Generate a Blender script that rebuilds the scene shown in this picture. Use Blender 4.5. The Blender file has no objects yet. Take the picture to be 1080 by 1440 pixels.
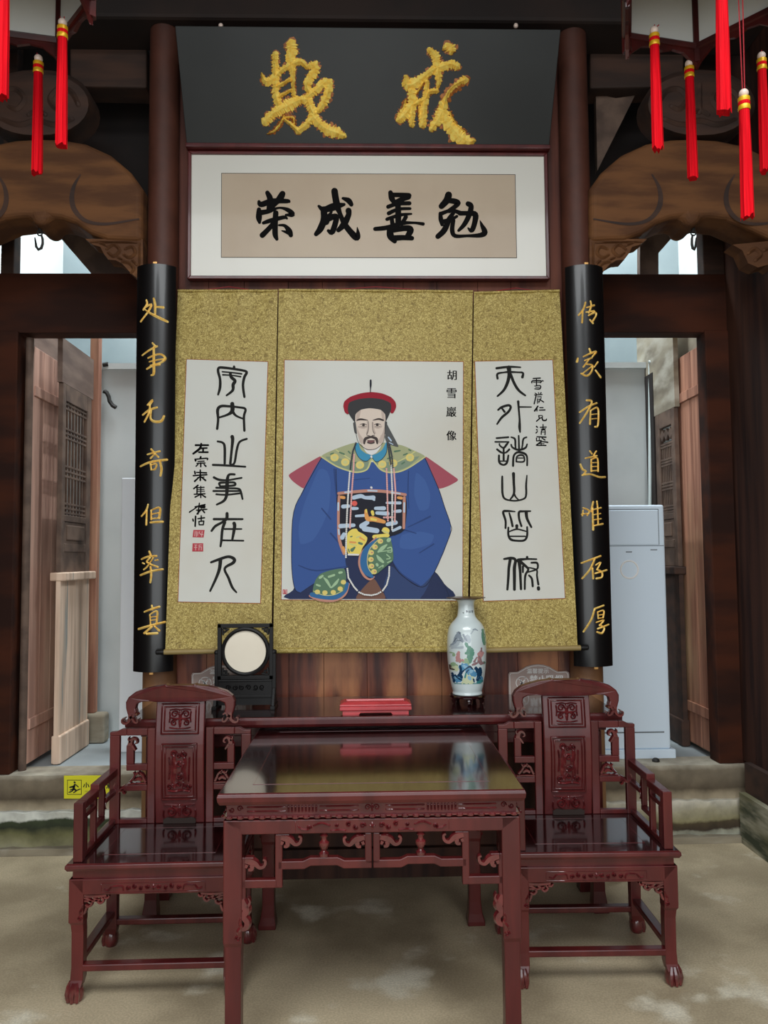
import bpy, math, random
from math import sin, cos, pi, radians, sqrt, atan2
from mathutils import Vector, Matrix
random.seed(7)
S = bpy.context.scene
COL = S.collection

# ------------------------------------------------------------------ camera
FPX, YAW, PIT, ROLL = 1100.0, 0.0267, radians(3.4), 0.0085
EYE = Vector((0, 0, 1.565))
FW = Vector((sin(YAW) * cos(PIT), cos(YAW) * cos(PIT), sin(PIT)))
_r = Vector((cos(YAW), -sin(YAW), 0)); _u = _r.cross(FW)
RT = _r * cos(ROLL) - _u * sin(ROLL); UP = _u * cos(ROLL) + _r * sin(ROLL)
cam = bpy.data.cameras.new('camera'); cam.sensor_fit = 'VERTICAL'; cam.sensor_height = 36
cam.lens = FPX / 1440 * 36; cam.clip_start = 0.05
co = bpy.data.objects.new('camera', cam); COL.objects.link(co)
co.matrix_world = Matrix(((RT.x, UP.x, -FW.x, EYE.x), (RT.y, UP.y, -FW.y, EYE.y), (RT.z, UP.z, -FW.z, EYE.z), (0, 0, 0, 1)))
S.camera = co

# ------------------------------------------------------------------ light and exposure
S.view_settings.view_transform = 'Standard'; S.view_settings.look = 'None'
S.view_settings.exposure = 0.0; S.view_settings.gamma = 1.0; S.view_settings.use_curve_mapping = False
W = bpy.data.worlds.new('sky'); S.world = W; W.use_nodes = True
W.node_tree.nodes['Background'].inputs[0].default_value = (0.86, 0.94, 1.0, 1)
W.node_tree.nodes['Background'].inputs[1].default_value = 0.6
S.cycles.use_denoising = True
S.cycles.max_bounces = 8; S.cycles.diffuse_bounces = 5; S.cycles.glossy_bounces = 4
S.cycles.sample_clamp_indirect = 6.0


def area(name, loc, to, sx, sy, power, col=(1, 1, 1)):
    l = bpy.data.lights.new(name, 'AREA'); l.shape = 'RECTANGLE'; l.size = sx; l.size_y = sy; l.energy = power; l.color = col
    o = bpy.data.objects.new(name, l); COL.objects.link(o); o.location = loc
    o.rotation_euler = (Vector(to) - Vector(loc)).to_track_quat('-Z', 'Y').to_euler()
    return o


# daylight of the open courtyard behind the camera, and of the light wells over the rear passage
area('courtyard_sky', (0.0, -0.5, 5.3), (0.05, 2.6, 0.3), 5.0, 2.6, 265, (0.96, 0.99, 1.0))
area('courtyard_front', (0.0, -3.4, 2.1), (0.05, 4, 1.6), 6.5, 3.4, 165, (0.95, 0.985, 1.0))
area('passage_daylight_west', (-1.3, 5.0, 4.7), (-1.75, 4.85, 1.0), 0.5, 0.7, 80, (0.88, 0.96, 1.0))
area('passage_daylight_east', (1.42, 5.0, 4.7), (1.85, 4.85, 1.0), 0.5, 0.7, 80, (0.88, 0.96, 1.0))


# ------------------------------------------------------------------ pixel rays (the photograph read as 1080 x 1440)
def ray(px, py): return FW + RT * ((px - 540) / FPX) + UP * ((720 - py) / FPX)
def atY(px, py, Y):
    d = ray(px, py); return EYE + d * (Y / d.y)
def atZ(px, py, Z):
    d = ray(px, py); return EYE + d * ((Z - EYE.z) / d.z)
def hit(px, py, p0, n):
    d = ray(px, py); return EYE + d * ((p0 - EYE).dot(n) / d.dot(n))


# ------------------------------------------------------------------ materials
def lin(c):
    return tuple(((v / 255) / 12.92 if v / 255 <= 0.04045 else ((v / 255 + 0.055) / 1.055) ** 2.4) for v in c) + (1,)


def mat(name, c, rough=0.6, metal=0.0, coat=0.0, c2=None, scale=(1, 1, 1), nscale=5.0, detail=5.0, dist=0.0,
        lo=0.35, hi=0.65, bump=0.0, c3=None, nscale3=1.0, spec=0.5, lo3=0.45, hi3=0.7, scale3=None, speck=None):
    m = bpy.data.materials.new(name); m.use_nodes = True
    nt = m.node_tree; b = nt.nodes['Principled BSDF']
    b.inputs['Base Color'].default_value = lin(c); b.inputs['Roughness'].default_value = rough
    b.inputs['Metallic'].default_value = metal; b.inputs['Coat Weight'].default_value = coat
    b.inputs['Coat Roughness'].default_value = 0.08; b.inputs['Specular IOR Level'].default_value = spec
    if c2 is None: return m
    tc = nt.nodes.new('ShaderNodeTexCoord')

    def noise(sc, ns):
        mp = nt.nodes.new('ShaderNodeMapping'); mp.inputs['Scale'].default_value = sc
        nt.links.new(tc.outputs['Object'], mp.inputs[0])
        n = nt.nodes.new('ShaderNodeTexNoise'); n.inputs['Scale'].default_value = ns
        n.inputs['Detail'].default_value = detail; n.inputs['Distortion'].default_value = dist
        nt.links.new(mp.outputs[0], n.inputs['Vector']); return n

    def ramp(a, z):
        r = nt.nodes.new('ShaderNodeMapRange'); r.inputs[1].default_value = a; r.inputs[2].default_value = z
        r.interpolation_type = 'SMOOTHSTEP'; return r
    n = noise(scale, nscale); r = ramp(lo, hi); nt.links.new(n.outputs[0], r.inputs[0])
    mx = nt.nodes.new('ShaderNodeMix'); mx.data_type = 'RGBA'
    mx.inputs[6].default_value = lin(c); mx.inputs[7].default_value = lin(c2)
    nt.links.new(r.outputs[0], mx.inputs[0]); out = mx.outputs[2]
    if c3 is not None:
        n3 = noise(scale3 or scale, nscale3); r3 = ramp(lo3, hi3); nt.links.new(n3.outputs[0], r3.inputs[0])
        m3 = nt.nodes.new('ShaderNodeMix'); m3.data_type = 'RGBA'
        nt.links.new(out, m3.inputs[6]); m3.inputs[7].default_value = lin(c3)
        nt.links.new(r3.outputs[0], m3.inputs[0]); out = m3.outputs[2]
    if speck:
        n4 = noise((1, 1, 1), speck[0]); n4.inputs['Detail'].default_value = 3; r4 = ramp(speck[1], speck[2]); r4.inputs[3].default_value = speck[3]; r4.inputs[4].default_value = speck[4]
        nt.links.new(n4.outputs[0], r4.inputs[0]); m4 = nt.nodes.new('ShaderNodeMix'); m4.data_type = 'RGBA'; m4.blend_type = 'MULTIPLY'; m4.inputs[0].default_value = 1
        nt.links.new(out, m4.inputs[6]); nt.links.new(r4.outputs[0], m4.inputs[7]); out = m4.outputs[2]
    nt.links.new(out, b.inputs['Base Color'])
    if bump:
        bp = nt.nodes.new('ShaderNodeBump'); bp.inputs['Strength'].default_value = bump; bp.inputs['Distance'].default_value = 0.01
        nt.links.new(n.outputs[0], bp.inputs['Height']); nt.links.new(bp.outputs[0], b.inputs['Normal'])
    return m


M = {}
M['rose'] = mat('rosewood_lacquer', (92, 32, 31), 0.32, c2=(74, 23, 24), scale=(1, 1, 0.15), nscale=14, coat=0.25, spec=.4)
M['rose_top'] = mat('rosewood_polished_top', (44, 14, 15), 0.14, c2=(32, 10, 11), scale=(0.2, 1, 1), nscale=20, coat=0.8)
M['rose_carved'] = mat('rosewood_carved', (104, 36, 38), 0.2, c2=(78, 24, 27), nscale=25, coat=1.0)
M['plank'] = mat('wall_plank', (142, 76, 52), 0.5, c2=(80, 38, 31), scale=(7, 7, 0.6), nscale=3.0, detail=7, c3=(196, 130, 86), nscale3=1.5, scale3=(3.4, 3.4, .8), lo3=.5, hi3=.66)
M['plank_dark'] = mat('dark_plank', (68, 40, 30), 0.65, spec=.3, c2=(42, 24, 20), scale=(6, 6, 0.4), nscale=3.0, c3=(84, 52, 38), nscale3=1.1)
M['column'] = mat('column_wood', (92, 48, 32), 0.6, c2=(62, 32, 23), scale=(5, 5, 0.4), nscale=4.0)
M['lintel'] = mat('lintel_wood', (70, 33, 17), 0.75, spec=.2, c2=(42, 21, 14), scale=(0.5, 3, 2), nscale=3.0)
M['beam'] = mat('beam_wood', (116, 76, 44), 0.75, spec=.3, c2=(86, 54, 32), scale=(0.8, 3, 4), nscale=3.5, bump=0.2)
M['beam_dark'] = mat('beam_dark_wood', (70, 46, 34), 0.75, c2=(48, 32, 25), scale=(0.8, 3, 4), nscale=3.0)  # darker brown timber, also for baseboards and the right dado
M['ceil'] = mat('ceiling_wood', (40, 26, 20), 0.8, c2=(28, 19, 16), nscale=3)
M['door'] = mat('weathered_door', (208, 164, 144), 0.7, c2=(166, 126, 110), scale=(8, 8, 0.5), nscale=2.2, c3=(218, 188, 164), nscale3=1.2, scale3=(2, 2, .6))
M['door_red'] = mat('reddish_door', (184, 130, 104), 0.65, c2=(138, 90, 70), scale=(8, 8, 0.45), nscale=2.4, c3=(206, 172, 132), nscale3=1.0, scale3=(2, 2, .7))
M['pale_wood'] = mat('pale_weathered_wood', (234, 206, 182), 0.75, c2=(204, 174, 150), scale=(9, 9, 0.6), nscale=2.2, c3=(150, 150, 144), nscale3=1.6, lo3=.58, hi3=.7)
M['lattice'] = mat('lattice_wood', (110, 88, 74), 0.7, c2=(80, 62, 52), nscale=8)
M['plaster'] = mat('white_plaster', (206, 210, 208), 0.9, c2=(190, 195, 194), nscale=1.5)
M['plaster_up'] = mat('plaster_toned_down', (146, 158, 160), 0.9, c2=(130, 143, 146), nscale=1.5)  # white plaster greyed so the strong passage light reads dimmer up there
M['plank_red'] = mat('reddish_plank', (92, 47, 34), 0.6, spec=.3, c2=(64, 32, 25), scale=(6, 6, 0.4), nscale=3.0, c3=(108, 58, 40), nscale3=1.1)
M['passage_board'] = mat('passage_board', (122, 100, 88), 0.75, c2=(96, 76, 66), scale=(3, 1, 5), nscale=2.5)
M['stone'] = mat('plinth_stone', (152, 142, 122), 0.9, c2=(118, 108, 92), scale=(1, 1, 2.5), nscale=2.6, c3=(172, 165, 150), nscale3=3.5, bump=0.4)
M['moss'] = mat('mossy_stone', (164, 160, 140), 0.95, c2=(104, 100, 72), scale=(1.2, 1.2, 4), nscale=2.4, c3=(56, 62, 44), nscale3=1.6, scale3=(0.8, 1, 5), lo3=.5, hi3=.62, bump=0.5)
M['floor'] = mat('concrete_floor', (194, 178, 148), 0.65, c2=(158, 143, 116), nscale=1.9, detail=11, lo=.38, hi=.66, c3=(222, 214, 192), nscale3=2.6, lo3=.56, hi3=.67, bump=0.15, speck=(130, .3, .72, .86, 1.12))
M['pass_floor'] = mat('passage_floor', (160, 168, 170), 0.6, c2=(145, 152, 154), nscale=3)
M['lacq_blk'] = mat('black_lacquer', (11, 11, 12), 0.32, coat=0.25)
M['plaque'] = mat('plaque_black', (42, 44, 43), 0.5, c2=(36, 38, 37), nscale=2, spec=.35)
M['gold'] = mat('gilding', (255, 226, 112), 0.5, metal=0.0, c2=(250, 204, 82), nscale=60)
M['gold_dk'] = mat('old_gilding', (170, 100, 26), 0.5, metal=0.15, c2=(120, 64, 18), nscale=90)
M['gold2'] = mat('couplet_gilding', (255, 222, 130), 0.45, metal=0.0, c2=(248, 192, 88), nscale=80)
M['matbd'] = mat('mount_board', (216, 214, 204), 0.35, coat=0.3)
M['xuan'] = mat('beige_paper', (188, 169, 145), 0.5, c2=(182, 162, 138), nscale=3, coat=0.15)
M['ink'] = mat('ink', (14, 13, 13), 0.8, spec=.1)
M['ink2'] = mat('seal_script_ink', (38, 38, 36), 0.8, spec=.15)
M['paper'] = mat('scroll_paper', (216, 217, 210), 0.85, c2=(210, 206, 194), nscale=1.2)
M['brocade'] = mat('gold_brocade', (156, 134, 64), 0.6, c2=(202, 182, 108), nscale=62, detail=3, dist=2.6, lo=.46, hi=.60, c3=(130, 108, 46), nscale3=36, lo3=.56, hi3=.64)
M['roller'] = mat('roller_wood', (150, 128, 78), 0.5)
M['seal'] = mat('seal_red', (186, 66, 76), 0.8)
M['seal_ln'] = mat('seal_line', (224, 190, 186), 0.8)
M['red_tray'] = mat('red_lacquer_tray', (200, 62, 66), 0.4, c2=(178, 48, 54), nscale=12, coat=0.3)
M['blackwood'] = mat('blackwood', (17, 15, 15), 0.5, spec=.3)
M['marble'] = mat('cream_marble', (236, 226, 206), 0.45, c2=(230, 219, 198), nscale=4)
M['porc'] = mat('porcelain', (214, 226, 226), 0.14, coat=0.6)
M['brown_rim'] = mat('brown_glaze', (74, 46, 38), 0.3)
M['sign'] = mat('sign_greybrown', (188, 164, 154), 0.45)
M['white'] = mat('white_print', (245, 242, 238), 0.6)
M['yellow'] = mat('caution_yellow', (226, 220, 40), 0.5)
M['black'] = mat('black_print', (24, 24, 22), 0.6)
M['ac'] = mat('appliance_white', (222, 236, 248), 0.4)
M['ac_dk'] = mat('appliance_grey', (120, 128, 134), 0.5)
M['white_pl'] = mat('white_panel', (234, 238, 242), 0.5)
M['red_silk'] = mat('red_silk', (224, 4, 24), 0.8, spec=.15, c2=(190, 0, 18), scale=(60, 60, 1), nscale=6)
M['red_cord'] = mat('red_cord', (150, 24, 34), 0.6)
M['band'] = mat('gold_band', (232, 178, 32), 0.35, metal=0.3)
M['bead'] = mat('pale_bead', (226, 204, 190), 0.3)
M['lantern'] = mat('lantern_frame', (74, 20, 18), 0.4, c2=(54, 16, 15), nscale=10)
M['lglass'] = mat('lantern_paper', (212, 214, 210), 0.7)
M['iron'] = mat('wrought_iron', (52, 50, 48), 0.55, metal=0.5)
M['pvc'] = mat('white_pipe', (206, 218, 216), 0.4)
M['brass'] = mat('brass_clip', (206, 158, 96), 0.35, metal=0.7)


def banded(name, stops, amp, nscale, rough=.95, mixc=None):
    """stain bands along height with ragged edges; stops = (z, colour)"""
    m = bpy.data.materials.new(name); m.use_nodes = True; nt = m.node_tree; b = nt.nodes['Principled BSDF']; b.inputs['Roughness'].default_value = rough
    tc = nt.nodes.new('ShaderNodeTexCoord'); sp = nt.nodes.new('ShaderNodeSeparateXYZ'); nt.links.new(tc.outputs['Object'], sp.inputs[0])
    n = nt.nodes.new('ShaderNodeTexNoise'); n.inputs['Scale'].default_value = nscale; n.inputs['Detail'].default_value = 9; n.inputs['Roughness'].default_value = .62
    nt.links.new(tc.outputs['Object'], n.inputs['Vector'])
    ma = nt.nodes.new('ShaderNodeMath'); ma.operation = 'MULTIPLY_ADD'; ma.inputs[1].default_value = amp; nt.links.new(n.outputs[0], ma.inputs[0])
    z0, z1 = stops[0][0], stops[-1][0]
    ad = nt.nodes.new('ShaderNodeMath'); ad.operation = 'SUBTRACT'; ad.inputs[1].default_value = amp * .5; nt.links.new(sp.outputs[2], ad.inputs[0]); nt.links.new(ad.outputs[0], ma.inputs[2])
    mr = nt.nodes.new('ShaderNodeMapRange'); mr.inputs[1].default_value = z0; mr.inputs[2].default_value = z1; nt.links.new(ma.outputs[0], mr.inputs[0])
    cr = nt.nodes.new('ShaderNodeValToRGB'); nt.links.new(mr.outputs[0], cr.inputs[0])
    el = cr.color_ramp.elements
    for i, (z, c) in enumerate(stops):
        e = el[i] if i < 2 else el.new(1.0)
        e.position = (z - z0) / (z1 - z0) if i < 2 else (z - z0) / (z1 - z0); e.color = lin(c)
    n2 = nt.nodes.new('ShaderNodeTexNoise'); n2.inputs['Scale'].default_value = nscale * 3.2; n2.inputs['Detail'].default_value = 8; nt.links.new(tc.outputs['Object'], n2.inputs['Vector'])
    m2 = nt.nodes.new('ShaderNodeMapRange'); m2.inputs[1].default_value = .3; m2.inputs[2].default_value = .7; m2.inputs[3].default_value = .72; m2.inputs[4].default_value = 1.18; nt.links.new(n2.outputs[0], m2.inputs[0])
    mx = nt.nodes.new('ShaderNodeMix'); mx.data_type = 'RGBA'; mx.blend_type = 'MULTIPLY'; mx.inputs[0].default_value = 1
    nt.links.new(cr.outputs[0], mx.inputs[6]); nt.links.new(m2.outputs[0], mx.inputs[7]); nt.links.new(mx.outputs[2], b.inputs['Base Color'])
    bp = nt.nodes.new('ShaderNodeBump'); bp.inputs['Strength'].default_value = .5; bp.inputs['Distance'].default_value = .012; nt.links.new(n2.outputs[0], bp.inputs['Height']); nt.links.new(bp.outputs[0], b.inputs['Normal'])
    return m


M['moss_left'] = banded('mossy_footing_left', [(0.0, (150, 146, 124)), (0.05, (134, 130, 98)), (0.10, (112, 110, 74)), (0.135, (50, 56, 40)), (0.168, (62, 70, 48)), (0.180, (214, 216, 206)), (0.22, (206, 206, 196))], .085, 4.0)
M['moss_right'] = banded('mossy_footing_right', [(0.0, (178, 180, 166)), (0.05, (150, 148, 130)), (0.062, (66, 54, 42)), (0.10, (80, 68, 48)), (0.115, (140, 132, 98)), (0.17, (172, 164, 138)), (0.22, (206, 200, 184))], .09, 4.5)
M['sill'] = banded('sill_stone', [(0.2, (184, 170, 146)), (0.25, (150, 136, 112)), (0.28, (92, 80, 64)), (0.33, (116, 104, 86)), (0.38, (128, 116, 98)), (0.41, (180, 172, 154))], .09, 3.0)
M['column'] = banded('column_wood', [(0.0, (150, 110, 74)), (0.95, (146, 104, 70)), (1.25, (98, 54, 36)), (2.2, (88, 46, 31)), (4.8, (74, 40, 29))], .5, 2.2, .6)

# ------------------------------------------------------------------ mesh helpers
class MB:
    def __init__(s): s.v = []; s.f = []; s.m = []
    def add(s, vs, fs, mi=0):
        o = len(s.v); s.v += [Vector(x) for x in vs]
        for f in fs: s.f.append(tuple(i + o for i in f)); s.m.append(mi)
    def box(s, x0, x1, y0, y1, z0, z1, mi=0):
        s.add([(x0, y0, z0), (x1, y0, z0), (x1, y1, z0), (x0, y1, z0), (x0, y0, z1), (x1, y0, z1), (x1, y1, z1), (x0, y1, z1)],
              [(0, 3, 2, 1), (4, 5, 6, 7), (0, 1, 5, 4), (1, 2, 6, 5), (2, 3, 7, 6), (3, 0, 4, 7)], mi)
    def hexa(s, a, b, mi=0):                       # two quads (near, far), each 4 points in the same order
        s.add(list(a) + list(b), [(0, 1, 2, 3), (7, 6, 5, 4), (0, 4, 5, 1), (1, 5, 6, 2), (2, 6, 7, 3), (3, 7, 4, 0)], mi)
    def prism(s, near, far, mi=0):                 # outline extruded: two lists of points
        n = len(near)
        s.add(list(near) + list(far), [tuple(range(n)), tuple(range(2 * n - 1, n - 1, -1))] + [(i, i + n, (i + 1) % n + n, (i + 1) % n) for i in range(n)], mi)
    def xz(s, pts, y0, y1, mi=0):                  # an outline in x, z extruded in y
        s.prism([(x, y0, z) for x, z in pts], [(x, y1, z) for x, z in pts], mi)
    def poly(s, pts, mi=0): s.add(pts, [tuple(range(len(pts)))], mi)
    def tube(s, pts, rs, n=8, mi=0, cap=True):
        pts = [Vector(p) for p in pts]
        if not isinstance(rs, (list, tuple)): rs = [rs] * len(pts)
        vs = []; up = None
        for i, p in enumerate(pts):
            t = (pts[min(i + 1, len(pts) - 1)] - pts[max(i - 1, 0)]).normalized()
            if up is None:
                up = t.orthogonal().normalized()
            up = (up - t * up.dot(t)).normalized(); w = t.cross(up)
            for k in range(n):
                a = 2 * pi * k / n; vs.append(p + (up * cos(a) + w * sin(a)) * rs[i])
        fs = [(i * n + k, i * n + (k + 1) % n, (i + 1) * n + (k + 1) % n, (i + 1) * n + k) for i in range(len(pts) - 1) for k in range(n)]
        if cap: fs += [tuple(range(n - 1, -1, -1)), tuple((len(pts) - 1) * n + k for k in range(n))]
        s.add(vs, fs, mi)
    def lathe(s, prof, c=(0, 0, 0), n=32, mi=0, a0=0, a1=2 * pi, axis='z'):
        full = abs(a1 - a0 - 2 * pi) < 1e-6; m = n if full else n + 1; vs = []
        for r, z in prof:
            for k in range(m):
                a = a0 + (a1 - a0) * k / n
                if axis == 'z': vs.append((c[0] + r * cos(a), c[1] + r * sin(a), c[2] + z))
                else: vs.append((c[0] + r * cos(a), c[1] + z, c[2] + r * sin(a)))
        fs = []
        for i in range(len(prof) - 1):
            for k in range(n):
                k2 = (k + 1) % m
                fs.append((i * m + k, i * m + k2, (i + 1) * m + k2, (i + 1) * m + k))
        s.add(vs, fs, mi)
    def ball(s, c, r, n=10, mi=0, sz=1.0):
        s.lathe([(max(1e-5, r * sin(pi * i / 8)), -r * sz * cos(pi * i / 8)) for i in range(9)], c, n, mi)
    def build(s, name, m, parent=None, smooth=False, bevel=0.0, world=False, seg=2):
        me = bpy.data.meshes.new(name)
        off = Vector((0, 0, 0))
        if world and parent is not None:
            off = wloc(parent)
        me.from_pydata([v - off for v in s.v], [], s.f)
        ms = m if isinstance(m, (list, tuple)) else [m]
        for q in ms: me.materials.append(M[q] if isinstance(q, str) else q)
        if len(ms) > 1: me.polygons.foreach_set('material_index', s.m)
        me.update()
        if smooth:
            me.polygons.foreach_set('use_smooth', [True] * len(me.polygons)); me.set_sharp_from_angle(angle=radians(40))
        o = bpy.data.objects.new(name, me); COL.objects.link(o)
        if parent is not None: o.parent = parent
        if bevel:
            b = o.modifiers.new('edge', 'BEVEL'); b.width = bevel; b.segments = seg; b.limit_method = 'ANGLE'; b.angle_limit = radians(40)
            b.harden_normals = False
        return o


def wloc(o):
    p = Vector((0, 0, 0))
    while o is not None: p += o.location; o = o.parent
    return p
def thing(name, label, cat, loc=(0, 0, 0), rz=0, group=None):
    o = bpy.data.objects.new(name, None); o.empty_display_size = 0.05; COL.objects.link(o); o.location = loc; o.rotation_euler = (0, 0, rz)
    return tag(o, label, cat, group)
def tag(o, label, cat, group=None):
    o['label'] = label; o['category'] = cat
    if group: o['group'] = group
    return o
def struct(o):
    o['kind'] = 'structure'; return o
def dup(root, loc, label, rz=None):
    r = root.copy(); COL.objects.link(r); r.location = loc; r['label'] = label
    if rz is not None: r.rotation_euler = (0, 0, rz)
    for ch in list(root.children):
        c = ch.copy(); COL.objects.link(c); c.parent = r
        for g in list(ch.children):
            d = g.copy(); COL.objects.link(d); d.parent = c
    return r


# ------------------------------------------------------------------ brush strokes: 'x,y,w x,y,w; ...' in the pixels of a crop of the photograph
def parse(txt):
    return [[tuple(float(v) for v in p.split(',')) for p in s.split()] for s in txt.split(';') if s.strip()]


def spline(pts, k=5):
    if len(pts) < 3:
        return [tuple(a + (b - a) * i / k for a, b in zip(pts[0], pts[-1])) for i in range(k + 1)]
    q = [pts[0]] + list(pts) + [pts[-1]]; out = []
    for i in range(1, len(q) - 2):
        for j in range(k):
            t = j / k
            out.append(tuple(0.5 * (2 * b + (c - a) * t + (2 * a - 5 * b + 4 * c - d) * t * t + (3 * b - a - 3 * c + d) * t ** 3)
                             for a, b, c, d in zip(q[i - 1], q[i], q[i + 1], q[i + 2])))
    out.append(tuple(pts[-1])); return out


def stroke(mb, pts, fmap, h=0.0, h0=0.0, mi=0, jag=0.0, k=5, wf=1.0, cap=5):
    P = spline(pts, k); n = len(P); rows = []
    for i, (x, y, w) in enumerate(P):
        a = P[max(i - 1, 0)]; b = P[min(i + 1, n - 1)]
        dx, dy = b[0] - a[0], b[1] - a[1]; L = sqrt(dx * dx + dy * dy) or 1; dx /= L; dy /= L
        w = max(w, 1) * wf / 2
        j1 = w * (1 + jag * (random.random() * 1.6 - 0.6)); j2 = w * (1 + jag * (random.random() * 1.6 - 0.6))
        rows.append(((x + dy * j1, y - dx * j1), (x, y), (x - dy * j2, y + dx * j2), (dx, dy), w))
    vs = []
    for r in rows: vs += [fmap(*r[0], h0), fmap(*r[1], h0 + h), fmap(*r[2], h0)]
    fs = []
    for i in range(n - 1):
        o = 3 * i; fs += [(o, o + 1, o + 4, o + 3), (o + 1, o + 2, o + 5, o + 4)]
    for e, sg in ((0, -1), (n - 1, 1)):
        r = rows[e]; dx, dy = r[3][0] * sg, r[3][1] * sg; w = r[4]; base = len(vs); x, y = r[1]
        ring = [3 * e + (2 if sg > 0 else 0)]
        for q in range(1, cap):
            a = -pi / 2 + pi * q / cap
            j = 1 + jag * (random.random() - 0.5)
            vs.append(fmap(x + (dx * cos(a) + dy * sin(a)) * w * j, y + (dy * cos(a) - dx * sin(a)) * w * j, h0)); ring.append(len(vs) - 1)
        ring.append(3 * e + (0 if sg > 0 else 2))
        for a, b in zip(ring, ring[1:]): fs.append((3 * e + 1, a, b))
    mb.add(vs, fs, mi)


def crop(ox, oy, sc, f):            # crop pixels -> fmap on a surface
    return lambda x, y, h: f(ox + x / sc, oy + y / sc, h)


def planemap(p0, n):                # n points towards the room
    p0 = Vector(p0); n = Vector(n).normalized()
    return lambda px, py, h: hit(px, py, p0, n) + n * h


FONT_CACHE = {}
def text(mb, s, fmap, x, y, size, bold=0.0, mi=0, h=0.0, adv=1.0, vert=False):
    """letters as flat outlines; x, y top left in crop pixels, size = height of a character"""
    for i, ch in enumerate(s):
        key = (ch, bold)
        if key not in FONT_CACHE:
            cu = bpy.data.curves.new('t', 'FONT'); cu.body = ch; cu.size = 1.0; cu.resolution_u = 3; cu.offset = bold
            o = bpy.data.objects.new('t', cu); COL.objects.link(o)
            dg = bpy.context.evaluated_depsgraph_get(); me = o.evaluated_get(dg).to_mesh()
            FONT_CACHE[key] = ([tuple(v.co) for v in me.vertices], [tuple(p.vertices) for p in me.polygons])
            o.evaluated_get(dg).to_mesh_clear(); bpy.data.objects.remove(o); bpy.data.curves.remove(cu)
        vs, fs = FONT_CACHE[key]
        if not vs: continue
        ys = [v[1] for v in vs]; xs = [v[0] for v in vs]
        w = max(max(xs) - min(xs), max(ys) - min(ys)); cx = (max(xs) + min(xs)) / 2; cy = (max(ys) + min(ys)) / 2
        ox = x + (0 if vert else i * size * adv); oy = y + (i * size * adv if vert else 0)
        mb.add([fmap(ox + size / 2 + (v[0] - cx) / w * size, oy + size / 2 - (v[1] - cy) / w * size, h) for v in vs], fs, mi)


X0 = 0.047          # middle of the hall
XL, XR = -1.022, 1.126   # the two columns
# ================================================================== the setting
b = MB(); b.box(-4.5, 4.5, -5.5, 4.6, -0.1, 0.0); struct(b.build('floor', 'floor'))
b = MB(); b.box(-4.5, 4.5, 0.8, 4.3, 4.75, 4.9); struct(b.build('ceiling', 'ceil'))
for nm, xa, xb in (('left', -2.3, XL), ('right', XR, 2.3)):
    b = MB(); b.box(xa, xb, 4.50, 4.56, 3.66, 4.75); struct(b.build('wall_upper_' + nm, 'ceil'))
# plank wall between the columns, behind the scrolls
b = MB()
xs = [XL + 0.03]
while xs[-1] < XR - 0.25: xs.append(xs[-1] + random.uniform(0.17, 0.26))
xs.append(XR - 0.03)
for i, (a, c) in enumerate(zip(xs, xs[1:])):
    dy = random.uniform(0, 0.004)
    b.box(a + 0.0012, c - 0.0012, 4.0 + dy, 4.04, 0.12, 1.17); b.box(a + 0.0012, c - 0.0012, 4.0 + dy, 4.04, 1.17, 4.75, 1)
b.box(XL, XR, 4.03, 4.06, 0.0, 4.75, 1)
struct(b.build('wall_back', ['plank', 'plank_red']))
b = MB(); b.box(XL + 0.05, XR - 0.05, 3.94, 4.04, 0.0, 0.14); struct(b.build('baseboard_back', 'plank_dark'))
b = MB(); b.box(XL + .06, XR - .06, 3.975, 4.02, 0.14, 0.865); b.box(XL + .06, XR - .06, 3.965, 4.02, .83, .865); struct(b.build('trim_24', 'plank_dark'))  # added dark panel standing in for the shade under the altar table
# return walls from the columns back to the door wall
for i, x in enumerate((XL, XR)):
    b = MB(); b.box(x - 0.04, x + 0.04, 4.02, 4.5, 0.0, 4.75)
    struct(b.build('wall_return_' + ('left', 'right')[i], 'plank_dark'))
# side walls of the hall
DY = 4.42           # the door wall
for sgn, nm, xw in ((-1, 'left', -2.16), (1, 'right', 2.12)):
    b = MB(); y = -1.2
    while y < DY:
        w = random.uniform(0.24, 0.36); y1 = min(y + w, DY + 0.05)
        b.box(min(xw, xw + sgn * 0.03), max(xw, xw + sgn * 0.03), y + 0.001, y1 - 0.001, 0.42, 4.75); y = y1
    b.box(min(xw + sgn * .02, xw + sgn * 0.06), max(xw + sgn * .02, xw + sgn * 0.06), -1.2, DY + .05, 0.0, 4.75)
    struct(b.build('wall_' + nm, 'plank_dark'))
    b = MB(); b.box(min(xw - sgn * 0.035, xw + sgn * .02), max(xw - sgn * 0.035, xw + sgn * .02), -1.2, DY - .1, 0.27, 0.43)
    struct(b.build('baseboard_' + nm, 'beam_dark'))
    b = MB(); b.box(min(xw - sgn * 0.07, xw + sgn * .02), max(xw - sgn * 0.07, xw + sgn * .02), -1.2, DY - .1, 0.0, 0.27)
    struct(b.build('trim_' + ('2' if sgn < 0 else '3'), 'moss'))
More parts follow.
